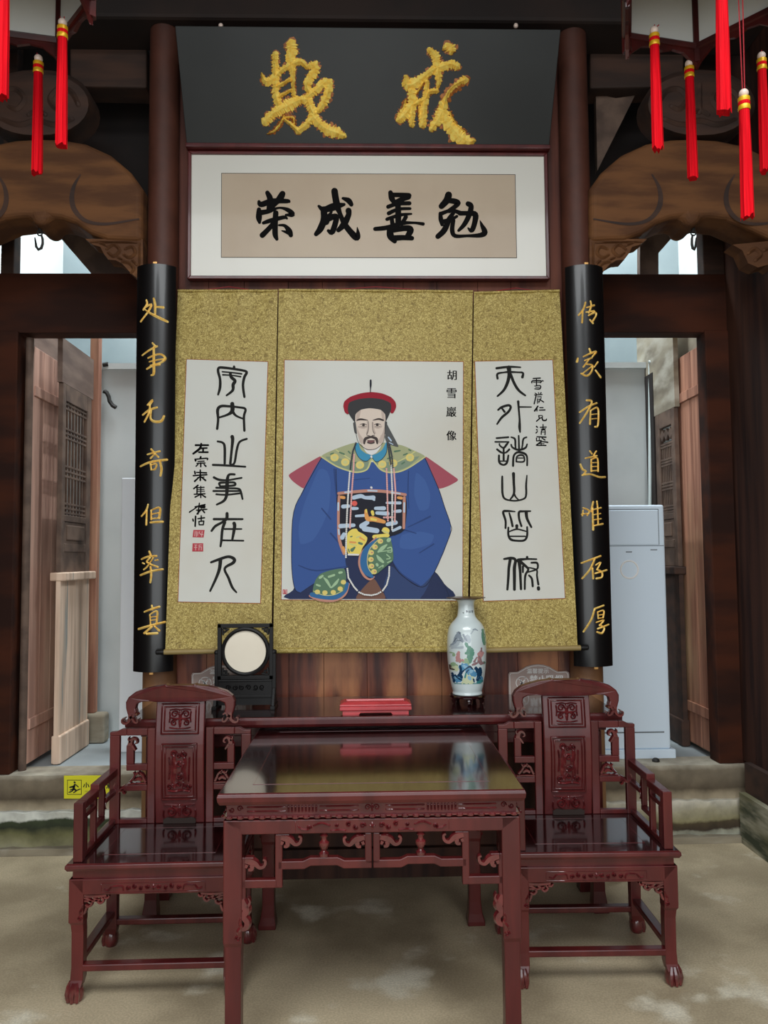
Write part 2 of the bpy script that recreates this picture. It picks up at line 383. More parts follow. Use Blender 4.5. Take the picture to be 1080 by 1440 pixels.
# stone sills under the two door openings: upper dressed block, mossy footing, cement fillet
for k, (xa, xb) in enumerate(((-2.3, XL - 0.02), (XR + 0.02, 2.3))):
    def rough(mb, x0, x1, y0, y1, z0, z1, amp):
        n = 22; vs = []; rnd = random.Random(k * 7 + 3)
        for zi in range(5):
            for i in range(n + 1):
                vs.append((x0 + (x1 - x0) * i / n, y0 + rnd.uniform(-amp, amp), z0 + (z1 - z0) * zi / 4 + (rnd.uniform(-amp, amp) * .5 if zi == 4 else 0)))
        fs = [(r * (n + 1) + i, r * (n + 1) + i + 1, (r + 1) * (n + 1) + i + 1, (r + 1) * (n + 1) + i) for r in range(4) for i in range(n)]
        m = len(vs)
        for i in range(n + 1): vs.append((x0 + (x1 - x0) * i / n, y1, z1))
        fs += [(4 * (n + 1) + i, 4 * (n + 1) + i + 1, m + i + 1, m + i) for i in range(n)]
        mb.add(vs, fs)
    b = MB(); rough(b, xa, xb, DY - .03, DY + .16, 0.21, 0.40, 0.004); struct(b.build('trim_%d' % (4 + 3 * k), 'sill', smooth=True))
    b = MB(); rough(b, xa, xb, DY - .07, DY + .1, 0.03, 0.215, 0.014); struct(b.build('trim_%d' % (5 + 3 * k), ('moss_left', 'moss_right')[k], smooth=True))
    b = MB(); b.xz([(xa, 0), (xb, 0), (xb, .035), (xa, .035)], DY - .11, DY); struct(b.build('trim_%d' % (6 + 3 * k), 'stone'))
# rear passage: raised floor, plaster walls
b = MB(); b.box(-2.6, 2.6, DY + 0.14, 6.4, 0.3, 0.395); struct(b.build('floor_passage', 'pass_floor'))
b = MB(); b.box(-2.6, 2.6, 5.3, 5.45, 0.39, 2.86); b.box(-2.6, 2.6, 5.27, 5.45, 2.86, 2.9); struct(b.build('wall_rear', 'plaster'))
b = MB(); b.box(-3.4, 3.4, 5.75, 5.9, 0.39, 5.6); struct(b.build('wall_rear_upper', 'plaster_up'))
b = MB(); b.box(-0.9, 1.0, 4.1, 5.3, 4.9, 5.0); struct(b.build('ceiling_passage', 'ceil'))
# door wall: lintels, jambs
b = MB()
b.box(-2.2, XL, DY, DY + .12, 2.86, 3.205); struct(b.build('trim_10', 'lintel', bevel=.004))
b = MB(); b.box(XR, 2.2, DY, DY + .12, 2.86, 3.205); struct(b.build('trim_11', 'lintel', bevel=.004))
for nn, xa, xb in ((12, -2.075, -1.945), (13, 1.985, 2.14)):
    b = MB(); b.box(xa, xb, DY - .01, DY + .11, 0.40, 2.87); struct(b.build('trim_%d' % nn, 'lintel', bevel=.006))
for nn, xa, xb in ((14, -2.06, -1.985), (15, 2.0, 2.14)):
    b = MB(); b.box(xa, xb, DY + .01, DY + .10, 3.2, 4.75); struct(b.build('trim_%d' % nn, 'beam_dark', bevel=.006))
# sloping eave boards seen through the gap over the lintels
for nn, P in ((16, [(62, 308), (140, 398), (205, 398), (205, 260), (60, 260)]), (17, [(968, 308), (926, 356), (926, 398), (900, 398), (900, 260), (970, 260)])):
    b = MB(); b.prism([atY(x, y, 4.62) for x, y in P], [atY(x, y, 4.62) + Vector((0, .05, 0)) for x, y in P]); struct(b.build('trim_%d' % nn, 'lattice'))

# ---------------------------------------------------------------- columns
for x, lb in ((XL, 'round reddish brown wooden column behind the left black couplet board, on a stone drum'),
              (XR, 'round reddish brown wooden column behind the right black couplet board, beside the white air conditioner')):
    t = thing('column', lb, 'column', (x, 3.98, 0), group='round wooden columns')
    b = MB(); b.lathe([(.001, .20), (.082, .20), (.083, .6), (.080, 2.5), (.075, 4.74), (.001, 4.74)], n=28)
    b.build('shaft', 'column', t, smooth=True)
    b = MB(); b.lathe([(.001, 0), (.13, 0), (.155, .04), (.165, .10), (.155, .16), (.12, .20), (.001, .201)], n=28)
    b.build('stone_base', 'stone', t, smooth=True)

# ---------------------------------------------------------------- crescent beams, corbels, hooks, upper beams
def mir(P): return [(1030 - x, y) for x, y in P]
BO = [(200, 264), (183, 240), (155, 216), (120, 200), (85, 194), (55, 193), (20, 195), (-15, 202), (-50, 218), (-80, 245), (-92, 268),
      (-92, 336), (-55, 334), (-20, 318), (5, 307), (30, 304), (42, 304), (46, 312), (55, 318), (64, 312), (68, 304), (85, 306), (105, 313), (125, 327), (150, 336), (200, 338)]
for side in (0, 1):
    P = BO if side == 0 else mir(BO)
    t = thing('crescent_beam', ('carved crescent shaped timber beam left of the black plaque, above the open doorway',
              'carved crescent shaped timber beam right of the black plaque, above the air conditioner doorway')[side], 'beam', atY(55 if side == 0 else 975, 300, 4.0), group='crescent beams')
    near = [atY(x, y, 3.88) for x, y in P]
    b = MB(); n = len(near); b.prism(near, [v + Vector((0, .24, 0)) for v in near]); b.build('body', 'beam', t, world=True, bevel=.035, seg=4)
    fm = planemap((0, 3.879, 3), (0, -1, 0)); b = MB()
    for cc in ('113,246,2 104,262,5 101,280,7 106,297,7 122,311,5 150,315,4 195,308,2', '10,246,2 3,262,5 9,280,7 2,297,7'):
        for s_ in parse(cc):
            if cc[0:3] == '10,': s_ = [(110 - x, y, w) for x, y, w in parse('113,246,2 104,262,5 101,280,7 106,297,7 122,311,5 150,315,4 195,308,2')[0]]
            if side: s_ = [(1030 - x, y, w) for x, y, w in s_]
            stroke(b, s_, fm, h=0.0, h0=.001)
    b.build('groove', 'beam_dark', t, world=True)
    # corbels under the beam
    CP = [(120, 336), (201, 336), (201, 392), (192, 391), (182, 382), (172, 371), (163, 366), (152, 365), (146, 357), (141, 347), (130, 344)]
    if side: CP = mir(CP)
    q = [atY(x, y, 3.90) for x, y in CP]
    c = thing('corbel', ('carved scrollwork corbel between the left crescent beam and the left column', 'carved scrollwork corbel between the right crescent beam and the right column')[side], 'corbel', q[1], group='carved corbels')
    b = MB(); b.prism(q, [p + Vector((0, .1, 0)) for p in q]); b.build('bracket', 'beam', c, world=True)
    b = MB(); fm = planemap((0, 3.898, 3), (0, -1, 0))
    for s_ in parse('196,342,3 196,386,3; 128,340,3 192,341,3; 150,350,4 160,344,5 168,352,5 160,360,5 152,355,4; 176,350,4 186,347,5 190,356,5 182,362,5 174,358,4; 172,368,4 182,370,5 188,378,5 184,384,3; 140,341,4 150,345,4; 186,366,4 192,372,4; 166,362,4 174,366,3'):
        if side: s_ = [(1030 - x, y, w) for x, y, w in s_]
        stroke(b, s_, fm, h=.012)
    b.build('scroll_carving', 'beam', c, world=True, smooth=True)
    if side:
        q = [atY(x, y, 3.90) for x, y in [(1030, 344), (1110, 336), (1110, 395), (1080, 372), (1066, 376), (1052, 370), (1044, 352)]]
        c = thing('corbel', 'carved corbel at the outer end of the right crescent beam, above the lintel corner', 'corbel', q[1], group='carved corbels')
        b = MB(); b.prism(q, [p + Vector((0, .1, 0)) for p in q]); b.build('bracket', 'beam', c, world=True)
        b = MB()
        for s_ in parse('1052,356,5 1062,350,6 1070,358,6 1062,366,5; 1074,352,5 1082,350,5 1086,362,5'): stroke(b, s_, fm, h=.012)
        b.build('scroll_carving', 'beam', c, world=True, smooth=True)
    # iron hook
    hk = thing('iron_hook', ('black wrought iron hook hanging under the left crescent beam, its bend to the left', 'black wrought iron hook hanging under the right crescent beam, seen nearly edge on')[side], 'hook', atY(56 if not side else 975, 318, 3.95), group='iron hooks')
    pts = [(56, 314), (56, 322), (57, 327)]; loop = [(56 + 3.5 * sin(a * .7), 327.5 - 4 * cos(a * .7)) for a in range(10)]
    hook = [(58, 330), (60, 336), (60, 343), (58, 349), (54, 351), (51, 347), (50, 340), (49, 334)]
    if side: hook = [(x * .55 + 25, y) for x, y in hook]
    f = (lambda p: p) if not side else (lambda p: (1031 - p[0], p[1]))
    b = MB(); b.tube([atY(*f(p), 3.95) for p in pts], .009, 8); b.tube([atY(*f(p), 3.95) for p in loop], .004, 6); b.build('eye', 'iron', hk, smooth=True, world=True)
    b = MB(); b.tube([atY(*f(p), 3.95) for p in hook], [.005, .0065, .007, .0075, .007, .0065, .005, .003], 8); b.build('bend', 'iron', hk, smooth=True, world=True)
    # straight tie beam above, and the carved cushion block over the crescent beam
    P = [(98, 62), (206, 66), (206, 123), (98, 121)] if not side else [(830, 68), (962, 62), (962, 121), (830, 124)]
    q = [atY(x, y, 4.12) for x, y in P]
    b = MB(); b.prism(q, [p + Vector((0, .16, 0)) for p in q])
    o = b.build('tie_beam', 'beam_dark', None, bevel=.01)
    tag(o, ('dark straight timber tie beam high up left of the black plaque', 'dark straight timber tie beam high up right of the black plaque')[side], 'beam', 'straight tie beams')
    cxp = 52 if not side else 984
    t = thing('cushion_block', ('rounded carved timber block sitting on the left crescent beam, behind the red tassels', 'rounded carved timber block sitting on the right crescent beam, behind the red tassels')[side], 'carved block', atY(cxp, 193, 4.0), group='carved cushion blocks')
    P = [(cxp + 78 * cos(a), 147 + 49 * sin(a)) for a in [2 * pi * i / 28 for i in range(28)]]
    P = [(cxp + (x - cxp) * (abs((x - cxp) / 78) ** -.12 if abs(x - cxp) > 1 else 1), y) for x, y in P]
    b = MB(); q1 = [atY(cxp + (x - cxp) * .93, 147 + (y - 147) * .88, 3.90) for x, y in P]; q2 = [atY(x, y, 3.94) for x, y in P]; q3 = [p + Vector((0, .12, 0)) for p in q2]
    n = len(P); b.add(q1 + q2 + q3, [tuple(range(n))] + [(r * n + i, (r + 1) * n + i, (r + 1) * n + (i + 1) % n, r * n + (i + 1) % n) for r in range(2) for i in range(n)])
    b.build('body', 'beam_dark', t, smooth=True, world=True)
    b = MB(); fm = planemap((0, 3.898, 4), (0, -1, 0))
    for s_ in parse('-58,0,7 -48,-18,8 -30,-22,8 -18,-8,8 -28,6,8 -40,2,6; 58,0,7 48,-18,8 30,-22,8 18,-8,8 28,6,8 40,2,6; -50,20,6 -25,28,8 0,22,8 25,28,8 50,20,6; 0,-28,7 0,10,8; -12,14,6 0,8,7 12,14,6'):
        stroke(b, [(cxp + x, 147 + y, w) for x, y, w in s_], fm, h=.014)
    b.build('relief_carving', 'beam_dark', t, smooth=True, world=True)
# main cross beam over the plaque and a slanting board at its right
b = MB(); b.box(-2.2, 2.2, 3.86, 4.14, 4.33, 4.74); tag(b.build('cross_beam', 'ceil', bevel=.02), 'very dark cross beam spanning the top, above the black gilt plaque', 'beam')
b = MB(); q = [atY(x, y, 4.2) for x, y in [(838, 132), (866, 138), (893, 134), (840, 240)]]
b.prism(q, [p + Vector((0, .04, 0)) for p in q]); tag(b.build('slanting_board', 'lattice'), 'grey slanting board in the dark gap between plaque and right crescent beam', 'board')
# ================================================================== doors and passage
def lattice_panel(b, x, y0, y1, z0, z1, sgn, t=.012):
    """vertical bars with three groups of cross bars, in a wall plane of constant x"""
    n = 7
    for i in range(1, n):
        y = y0 + (y1 - y0) * i / n; b.box(x - t / 2, x + t / 2, y - .006, y + .006, z0, z1)
    for fz in (.02, .06, .10, .34, .385, .43, .68, .72, .76, .94, .98):
        z = z0 + (z1 - z0) * fz; b.box(x - t / 2 - .002, x + t / 2 + .002, y0, y1, z - .006, z + .006)


# the two open plank leaves, swung back into the passage
for k, (lx, sgn) in enumerate(((-1.915, 1), (2.015, -1))):
    t = thing('door_%d' % (k + 1), ('weathered open plank door leaf left of the left couplet board', 'reddish weathered open plank door leaf beside the air conditioner')[k], 'door', (lx, DY + .08, .42))
    t['kind'] = 'structure'
    b = MB(); w = .155
    for i in range(3): b.box(-.02 + random.uniform(0, .003), .02, .0 + i * w + .001, (i + 1) * w - .001, 0.01, 2.39)
    b.build('leaf', 'door' if k == 0 else 'door_red', t, bevel=.003)
    b = MB(); b.box(-.03 if sgn < 0 else .018, -.018 if sgn < 0 else .03, .02, .44, 2.1, 2.16); b.box(-.03 if sgn < 0 else .018, -.018 if sgn < 0 else .03, .02, .44, .2, .26)
    b.build('batten', 'door' if k == 0 else 'door_red', t, bevel=.003)
    b = MB(); b.tube([(0, 0, -.02), (0, 0, 2.43)], .022, 10); b.build('pivot_post', 'lattice', t, smooth=True)
# fixed lattice screens along the passage side walls
for k, (wx, sgn) in enumerate(((-1.765, -1), (1.955, 1))):
    y0, y1 = DY + .20, DY + .68
    if k: y0, y1 = DY + .40, DY + .72
    t = thing('lattice_screen', ('wooden lattice screen with a pale plank dado behind the left open door leaf', 'wooden lattice screen with diamond cut top rail behind the right open door leaf')[k], 'screen', (wx, y0, .40), group='lattice screens')
    xa, xb = (wx - .03, wx) if k == 0 else (wx, wx + .03)
    xc = (xa + xb) / 2
    zt = 2.62 if k == 0 else 2.50
    b = MB()
    b.box(xa, xb, y0, y0 + .05, 1.5, zt); b.box(xa, xb, y1 - .07, y1, 1.5, zt); b.box(xa, xb, y0 + .05, y1 - .07, zt - .1, zt); b.box(xa, xb, y0 + .05, y1 - .07, 1.62, 1.67)
    b.box(xa, xb, y0 + .05, y1 - .07, 1.80, 1.84)
    b.build('frame', 'lattice', t, world=True, bevel=.004)
    b = MB(); lattice_panel(b, xc, y0 + .05, y1 - .07, 1.84, zt - .1 - (.0 if k == 0 else .1), 1)
    if k:
        for i in range(3):
            y = y0 + .05 + (y1 - y0 - .12) * (i + .5) / 3
            b.prism([(xc - .01, y - .035, zt - .15), (xc - .01, y, zt - .11), (xc - .01, y + .035, zt - .15), (xc - .01, y, zt - .19)], [(xc + .01, y - .035, zt - .15), (xc + .01, y, zt - .11), (xc + .01, y + .035, zt - .15), (xc + .01, y, zt - .19)])
    b.build('lattice', 'lattice', t, world=True)
    b = MB(); b.box(xa + .005, xb - .005, y0 + .05, y1 - .07, 1.50, 1.80); b.box(xa - .005, xb + .005, y0 + .09, y1 - .11, 1.69, 1.78); b.build('carved_panel', 'lattice', t, world=True, bevel=.006)
    b = MB()
    for i in range(4): b.box(xa + random.uniform(0, .004), xb, y0 + (y1 - y0) * i / 4 + .001, y0 + (y1 - y0) * (i + 1) / 4 - .001, .40, 1.46)
    b.build('dado', 'pale_wood' if k == 0 else 'beam_dark', t, world=True)
    b = MB(); b.box(xa - .03, xb + .035, y0 - .01, y1 + .025, 1.45, 1.50); b.build('sill_moulding', 'pale_wood' if k == 0 else 'beam_dark', t, world=True, bevel=.008)
    b = MB(); b.box(xa - .01, xb + .014, y0, y1, .40, .56); b.build('foot_moulding', 'pale_wood' if k == 0 else 'beam_dark', t, world=True, bevel=.008)
    b = MB(); b.box(xa, xb, y0 - .02, y1 + (.03 if k == 0 else .3), zt, 2.885 if k == 0 else 3.15); struct(b.build('trim_%d' % (18 + k), 'passage_board' if k == 0 else 'stone'))
    b = MB(); xw = (-1.985, 2.05)[k]; b.box(xw, xw + .02, DY + .12, DY + .62, .395, 3.1); struct(b.build('trim_%d' % (22 + k), 'passage_board' if k == 0 else 'stone'))
    # the masonry of the passage end behind the screen
    b = MB(); xo = wx + sgn * .45; b.box(min(xo, xo + sgn * .1), max(xo, xo + sgn * .1), DY + .12, 5.9, .39, 5.4)
    struct(b.build('wall_passage_' + ('left', 'right')[k], 'plaster'))
# door post on a stone block, left; dark side board right
t = thing('door_post', 'reddish brown square post standing on a pale stone block in the left doorway', 'post', (-1.772, DY + .765, .395))
b = MB(); b.box(-.028, .032, -.03, .03, .19, 3.2); b.build('post', 'door_red', t, bevel=.006)
b = MB(); b.box(-.05, .105, -.05, .05, 0, .19); b.build('stone_block', 'stone', t, bevel=.02, seg=3)
b = MB(); b.box(1.95, 2.0, 5.15, 5.29, .395, 2.8); struct(b.build('trim_20', 'ceil'))

# floor standing air conditioner
q0 = atY(857, 1062, 4.56); q1 = atY(947, 1062, 4.56); xr = q1.x; xl = xr - .50
zt = atY(900, 710, 4.56).z
t = thing('air_conditioner', 'tall white floor standing air conditioner in the right doorway behind the couplet board', 'air conditioner', ((xl + xr) / 2, 4.56, .395))
hw = (xr - xl) / 2; h = zt - .395
b = MB(); b.box(-hw + .012, hw - .012, 0, .34, .055, h); b.build('body', 'ac', t, bevel=.012, seg=3)
b = MB(); b.box(-hw - .005, hw + .012, -.01, .35, 0, .055); b.build('plinth', 'ac', t, bevel=.005)
b = MB(); b.box(-hw + .03, hw - .05, -.006, .01, h - .235, h - .03); b.build('outlet_flap', 'ac', t, bevel=.004)
b = MB(); b.box(-hw + .04, hw - .047, -.0015, .004, h - .029, h - .024); b.box(hw - .05, hw - .046, -.0015, .004, h - .235, h - .026); b.box(-hw + .04, hw - .02, -.0015, .004, h - .243, h - .239); b.build('outlet_seam', 'ac_dk', t)
b = MB(); b.box(-hw + .06, hw - .05, -.0015, .004, .148, .156); b.build('lower_seam', 'ac_dk', t)
b = MB(); cx = atY(885, 800, 4.56).x - (xl + xr) / 2; cz = atY(885, 801, 4.56).z - .395
b.lathe([(.046, 0), (.049, -.004), (.054, -.004), (.056, 0)], (cx, 0, cz), 32, axis='y'); b.build('dial_ring', 'white', t, smooth=True)
b = MB(); b.box(cx - .018, cx + .018, -.001, .002, cz + .10, cz + .107); b.build('badge', 'ac_dk', t)
b = MB(); b.box(hw - .1, hw - .06, -.001, .002, cz + .112, cz + .118); b.build('small_label', 'ac_dk', t)
# white upright panel in the left doorway
q = atY(171, 672, 4.9)
b = MB(); b.box(q.x, q.x + .5, 4.9, 5.02, .395, q.z); tag(b.build('upright_panel', 'white_pl', bevel=.006), 'plain bright white upright panel standing in the left doorway, half hidden by the couplet board', 'panel')
# pipes
b = MB(); b.tube([atY(145, 513, 5.27), atY(152, 512, 5.27)], .015, 8); tag(b.build('wall_pipe', 'iron', smooth=True), 'short black pipe stub high on the white wall in the left doorway', 'pipe', None)
b = MB(); b.tube([atY(146, 550, 5.27), atY(150, 552, 5.27), atY(153, 558, 5.27), atY(154, 564, 5.27), atY(158, 570, 5.27), atY(163, 573, 5.27)], .014, 8)
tag(b.build('bent_pipe', 'iron', smooth=True), 'black bent pipe curving down the white wall in the left doorway', 'pipe')
b = MB(); b.tube([atY(928, 440, 5.2), atY(928, 478, 5.2), atY(927, 496, 5.2), atY(922, 505, 5.2), atY(914, 511, 5.2)], .018, 8)
tag(b.build('drain_pipe', 'pvc', smooth=True), 'pale plastic pipe bending at the top of the right doorway', 'pipe')
b = MB(); b.tube([atY(914, 512, 5.22), atY(914, 800, 5.22)], .011, 8); tag(b.build('conduit', 'pvc', smooth=True), 'thin pale conduit running down the wall beside the right lattice screen', 'conduit')
b = MB(); p = atZ(926, 1075.5, .402) if False else atY(926, 1075.5, DY + .02); b.ball((p.x, DY + .06, .405), .022, 10, sz=.75); tag(b.build('pebble', 'iron', smooth=True), 'small dark lump lying on the right stone sill', 'pebble')

# yellow caution sticker on the left sill
fmS = planemap((0, DY - .038, 0), (0, -1, 0))
p = [atY(x, y, DY - .036) for x, y in ((90, 1091), (155, 1091), (155, 1123), (90, 1123))]
t = thing('caution_sticker', 'yellow caution sticker with falling man symbol on the left stone sill', 'sticker', p[3])
b = MB(); b.prism([v + Vector((0, -.001, 0)) for v in p], [v + Vector((0, .01, 0)) for v in p]); b.build('sheet', 'yellow', t, world=True)
fm = crop(0, 1060, 5.4, fmS)
b = MB()
for s in parse('512,200,4 618,200,4; 618,200,4 618,308,4; 618,308,4 512,308,4; 512,308,4 512,200,4'): stroke(b, s, fm, h0=.0005, k=2)
for s in parse('566,216,14 568,218,14; 568,234,14 560,262,18 575,275,12; 530,255,10 552,250,14 565,250,12; 578,236,8 595,252,7; 560,268,12 545,285,9 528,290,8; 555,268,11 535,275,9; 560,295,9 590,275,9 610,268,7; 520,292,4 534,295,4'): stroke(b, s, fm, h0=.0006, k=3)
b.build('symbol', 'black', t, world=True)
b = MB(); text(b, '小心地滑', fm, 630, 216, 50, bold=.03, h=.0006, adv=1.16); b.build('lettering', 'black', t, world=True)
b = MB()
for i in range(7): text(b, 'WET FLO'[i], fm, 645 + i * 9, 281, 8, h=.0006) if 'WET FLO'[i] != ' ' else None
b.build('small_lettering', 'black', t, world=True)
# ================================================================== plaque, framed writing, scrolls, couplets
# black plaque, leaning forward from the wall
PB = [Vector((-.893, 3.92, 3.70)), Vector((.980, 3.92, 3.70))]; PT = [Vector((-.903, 3.70, 4.172)), Vector((.995, 3.70, 4.172))]
pn = (PB[1] - PB[0]).cross(PT[0] - PB[0]).normalized()
if pn.y > 0: pn = -pn
t = thing('name_plaque', 'large black plaque with two gilt characters leaning forward at the top', 'plaque', (X0, 3.94, 3.69))
q = [PB[0], PB[1], PT[1], PT[0]]
b = MB(); b.prism(q, [v - pn * .03 for v in q]); b.build('board', 'plaque', t, world=True, bevel=.003)
b = MB(); e = [PB[0] + Vector((-.004, -.012, -.022)), PB[1] + Vector((.004, -.012, -.022)), PB[1] + Vector((.004, -.012, -.001)), PB[0] + Vector((-.004, -.012, -.001))]
b.prism(e, [v + Vector((0, .05, 0)) for v in e]); b.build('lower_rail', 'rose', t, world=True, bevel=.004)
for px in (310, 726):
    v = hit(px, 37, PT[0] - pn * .02, pn); b = MB(); b.ball((v.x, v.y + .01, v.z + .01), .012, 10); b.build('hanging_knob', 'bead', t, world=True, smooth=True)
fP = planemap(PB[0] + pn * .0005, pn)
QI = '225,215,75 228,330,75 225,430,75 235,560,80 230,680,75 265,800,80; 65,440,20 110,530,80 190,520,100 300,410,60 400,350,90 520,310,70 590,370,40; 415,95,120 415,220,115 415,330,100 430,440,60 435,560,40 440,700,50; 240,600,60 320,560,45 400,510,40; 270,720,50 350,670,35 425,635,35; 110,1010,95 200,920,100 300,860,130 400,810,140 500,760,90 600,750,100; 590,370,50 670,350,100 690,400,100 640,490,100 600,590,80 620,660,60; 600,720,90 700,640,90 810,550,90 850,560,90 845,660,90 790,790,90 730,880,70; 600,740,100 640,850,90 670,940,90 590,1040,70 500,1110,60; 660,930,90 740,1030,100 840,1100,120 950,1140,110 1030,1175,60; 330,975,28 420,1050,45 500,1125,60'
QI2 = '330,930,34 290,1020,55 220,1110,60 130,1150,18; 430,440,50 440,560,56 440,700,50; 330,960,60 430,960,60 450,1040,40'
JIE = '605,168,20 660,130,100 700,160,110 700,200,60; 450,175,70 510,230,90 540,330,90 545,430,85 555,530,60 545,600,40; 175,480,50 175,570,90 240,580,120 350,510,90 480,410,75 580,370,90 690,340,95 765,362,90; 240,640,90 250,760,90 210,860,110 150,930,130 100,980,100; 250,800,80 245,930,70 240,1050,60; 420,540,50 410,660,60 390,770,75 375,900,80 370,1050,80; 220,830,80 320,780,60 400,740,60 440,660,60 530,650,60; 860,520,95 780,560,50 700,620,30 640,720,40 610,830,80; 620,760,60 600,870,110 540,990,100 470,1095,70; 590,790,60 620,940,110 690,1060,140 800,1180,160 900,1240,120 955,1230,70'
JIE2 = '880,510,90 780,570,110 690,650,110 620,760,100; 680,900,60 760,1040,40 860,1120,40; 170,760,60 140,860,70 90,960,90; 440,470,50 360,570,50 290,680,50; 330,830,60 330,950,50'
for (ox, oy), main, under in (((360, 50), QI, QI2), ((550, 50), JIE, JIE2)):
    fm = crop(ox, oy, 8.308, fP)
    b = MB()
    for s in parse(under): stroke(b, s, fm, h=.006, jag=.5, k=8)
    for s in parse(main): stroke(b, s, fm, h=.003, jag=.55, k=9, wf=1.16)
    dk = len(b.f)
    for s in parse(main): stroke(b, s, fm, h=.016, h0=.0035, jag=.42, k=9, mi=1)
    for s in parse(under): stroke(b, [(x, y, w * .35) for x, y, w in s], fm, h=.008, h0=.004, jag=.6, k=8, mi=1)
    b.build('gilt_character', ['gold_dk', 'gold'], t, world=True)

# framed writing under the plaque
t = thing('framed_writing', 'wide framed calligraphy, four black characters on beige paper in a white mount', 'framed calligraphy', atY(518, 389, 3.95))
FY = 3.955; C4 = [atY(x, y, FY) for x, y in ((265, 213), (769, 219), (771, 391), (266, 393))]
C4 = [Vector((C4[0].x, FY, C4[0].z)), Vector((C4[1].x, FY, C4[0].z)), Vector((C4[1].x, FY, C4[3].z)), Vector((C4[0].x, FY, C4[3].z))]
x0, x1, z1, z0 = C4[0].x, C4[1].x, C4[0].z, C4[2].z
b = MB(); w = .017
b.xz([(x0, z0), (x1, z0), (x1 - w, z0 + w), (x0 + w, z0 + w)], FY - .012, FY + .03); b.xz([(x0, z1), (x1, z1), (x1 - w, z1 - w), (x0 + w, z1 - w)], FY - .012, FY + .03)
b.xz([(x0, z0), (x0, z1), (x0 + w, z1 - w), (x0 + w, z0 + w)], FY - .012, FY + .03); b.xz([(x1, z0), (x1, z1), (x1 - w, z1 - w), (x1 - w, z0 + w)], FY - .012, FY + .03)
b.build('frame', 'rose', t, world=True, bevel=.003)
b = MB(); b.box(x0 + w - .002, x1 - w + .002, FY, FY + .01, z0 + w - .002, z1 - w + .002); b.build('mount', 'matbd', t, world=True)
q = [atY(x, y, FY) for x, y in ((312, 243), (724, 247), (724, 363), (313, 361))]
px0, px1, pz1, pz0 = q[0].x, q[1].x, (q[0].z + q[1].z) / 2, (q[2].z + q[3].z) / 2
b = MB(); b.box(px0, px1, FY - .0012, FY + .002, pz0, pz1); b.build('sheet', 'xuan', t, world=True)
b = MB(); lw = .0028
for a in ((px0 - lw, px1 + lw, pz1, pz1 + lw), (px0 - lw, px1 + lw, pz0 - lw, pz0), (px0 - lw, px0, pz0, pz1), (px1, px1 + lw, pz0, pz1)): b.box(a[0], a[1], FY - .001, FY + .002, a[2], a[3])
b.build('border_line', 'black', t, world=True)
fF = planemap((0, FY - .002, 3), (0, -1, 0))
for (ox, oy, sc), s4 in (((350, 260, 6.353), (
    '165,70,40 190,130,55 175,230,40; 90,150,30 110,175,50 210,145,50 340,145,40 360,150,25; 300,80,55 280,115,60 225,180,40 190,220,30; 90,220,40 90,290,55 95,335,30; 90,250,50 180,235,40 270,205,20 350,225,40 390,265,45 330,268,20; 240,250,50 235,350,50 235,440,50 250,485,30; 130,340,30 190,320,40 310,290,35 340,300,20; 225,340,45 170,400,45 120,450,50; 270,360,20 320,365,30 360,410,50 375,450,40; 295,410,12 360,430,40',
    '625,190,25 670,220,50 760,195,70 850,175,30; 670,220,60 670,310,60 640,390,60 600,440,40; 765,55,60 775,120,60 790,190,60 815,260,40 850,340,50 900,410,55 960,470,60 975,440,40 968,380,8; 840,120,25 890,140,50 915,175,40; 890,230,55 890,270,50 850,350,60 800,405,40; 690,310,60 770,280,50 780,310,50 745,420,50 710,410,30; 690,330,60 700,300,50 740,240,20')),
    ((515, 260, 6.0), (
    '205,65,40 215,110,50 230,140,40; 210,85,40 290,85,40 360,90,45; 355,100,50 280,130,40 240,150,40; 185,185,35 260,160,35 365,155,35; 190,240,35 270,205,30 370,200,25; 175,290,30 280,255,30 380,245,18; 265,140,45 270,220,50 270,320,50; 215,285,35 225,350,40; 335,270,35 300,330,35; 75,372,35 180,360,40 300,325,35 400,320,22 480,330,30; 200,370,50 205,430,60 240,475,40; 220,385,40 330,365,50 375,380,55 345,440,45; 230,450,50 310,445,45 385,450,40',
    '695,85,60 680,130,60 635,180,50; 680,130,40 750,140,50 775,160,40 700,220,40; 625,240,30 630,290,40 640,335,30; 640,240,35 720,215,30 800,240,40; 740,230,30 700,290,45 660,380,50 605,435,45; 650,310,40 720,290,30 765,265,25; 735,300,35 725,380,40 750,430,35 850,430,25 960,425,40 1000,400,50 975,340,30 960,300,6; 860,160,45 885,180,45 870,250,45 830,330,40 780,385,25; 790,240,40 860,240,40 920,250,50 915,320,45 890,385,40 860,365,15'))):
    fm = crop(ox, oy, sc, fF)
    for ch in s4:
        b = MB()
        for i, s in enumerate(parse(ch)): stroke(b, s, fm, h0=i * .00003)
        b.build('ink_character', 'ink', t, world=True)

# three hanging scrolls: top against the wall, rods resting on the couplet boards
ST, SB = Vector((0, 3.93, 2.935)), Vector((0, 3.785, 1.128))
sn = Vector((0, -(ST.z - SB.z), (ST.y - SB.y))).normalized()
if sn.y > 0: sn = -sn
def S3(px, py, off=0.0): return hit(px, py, ST, sn) + sn * off
fS = planemap(ST + sn * .0065, sn)


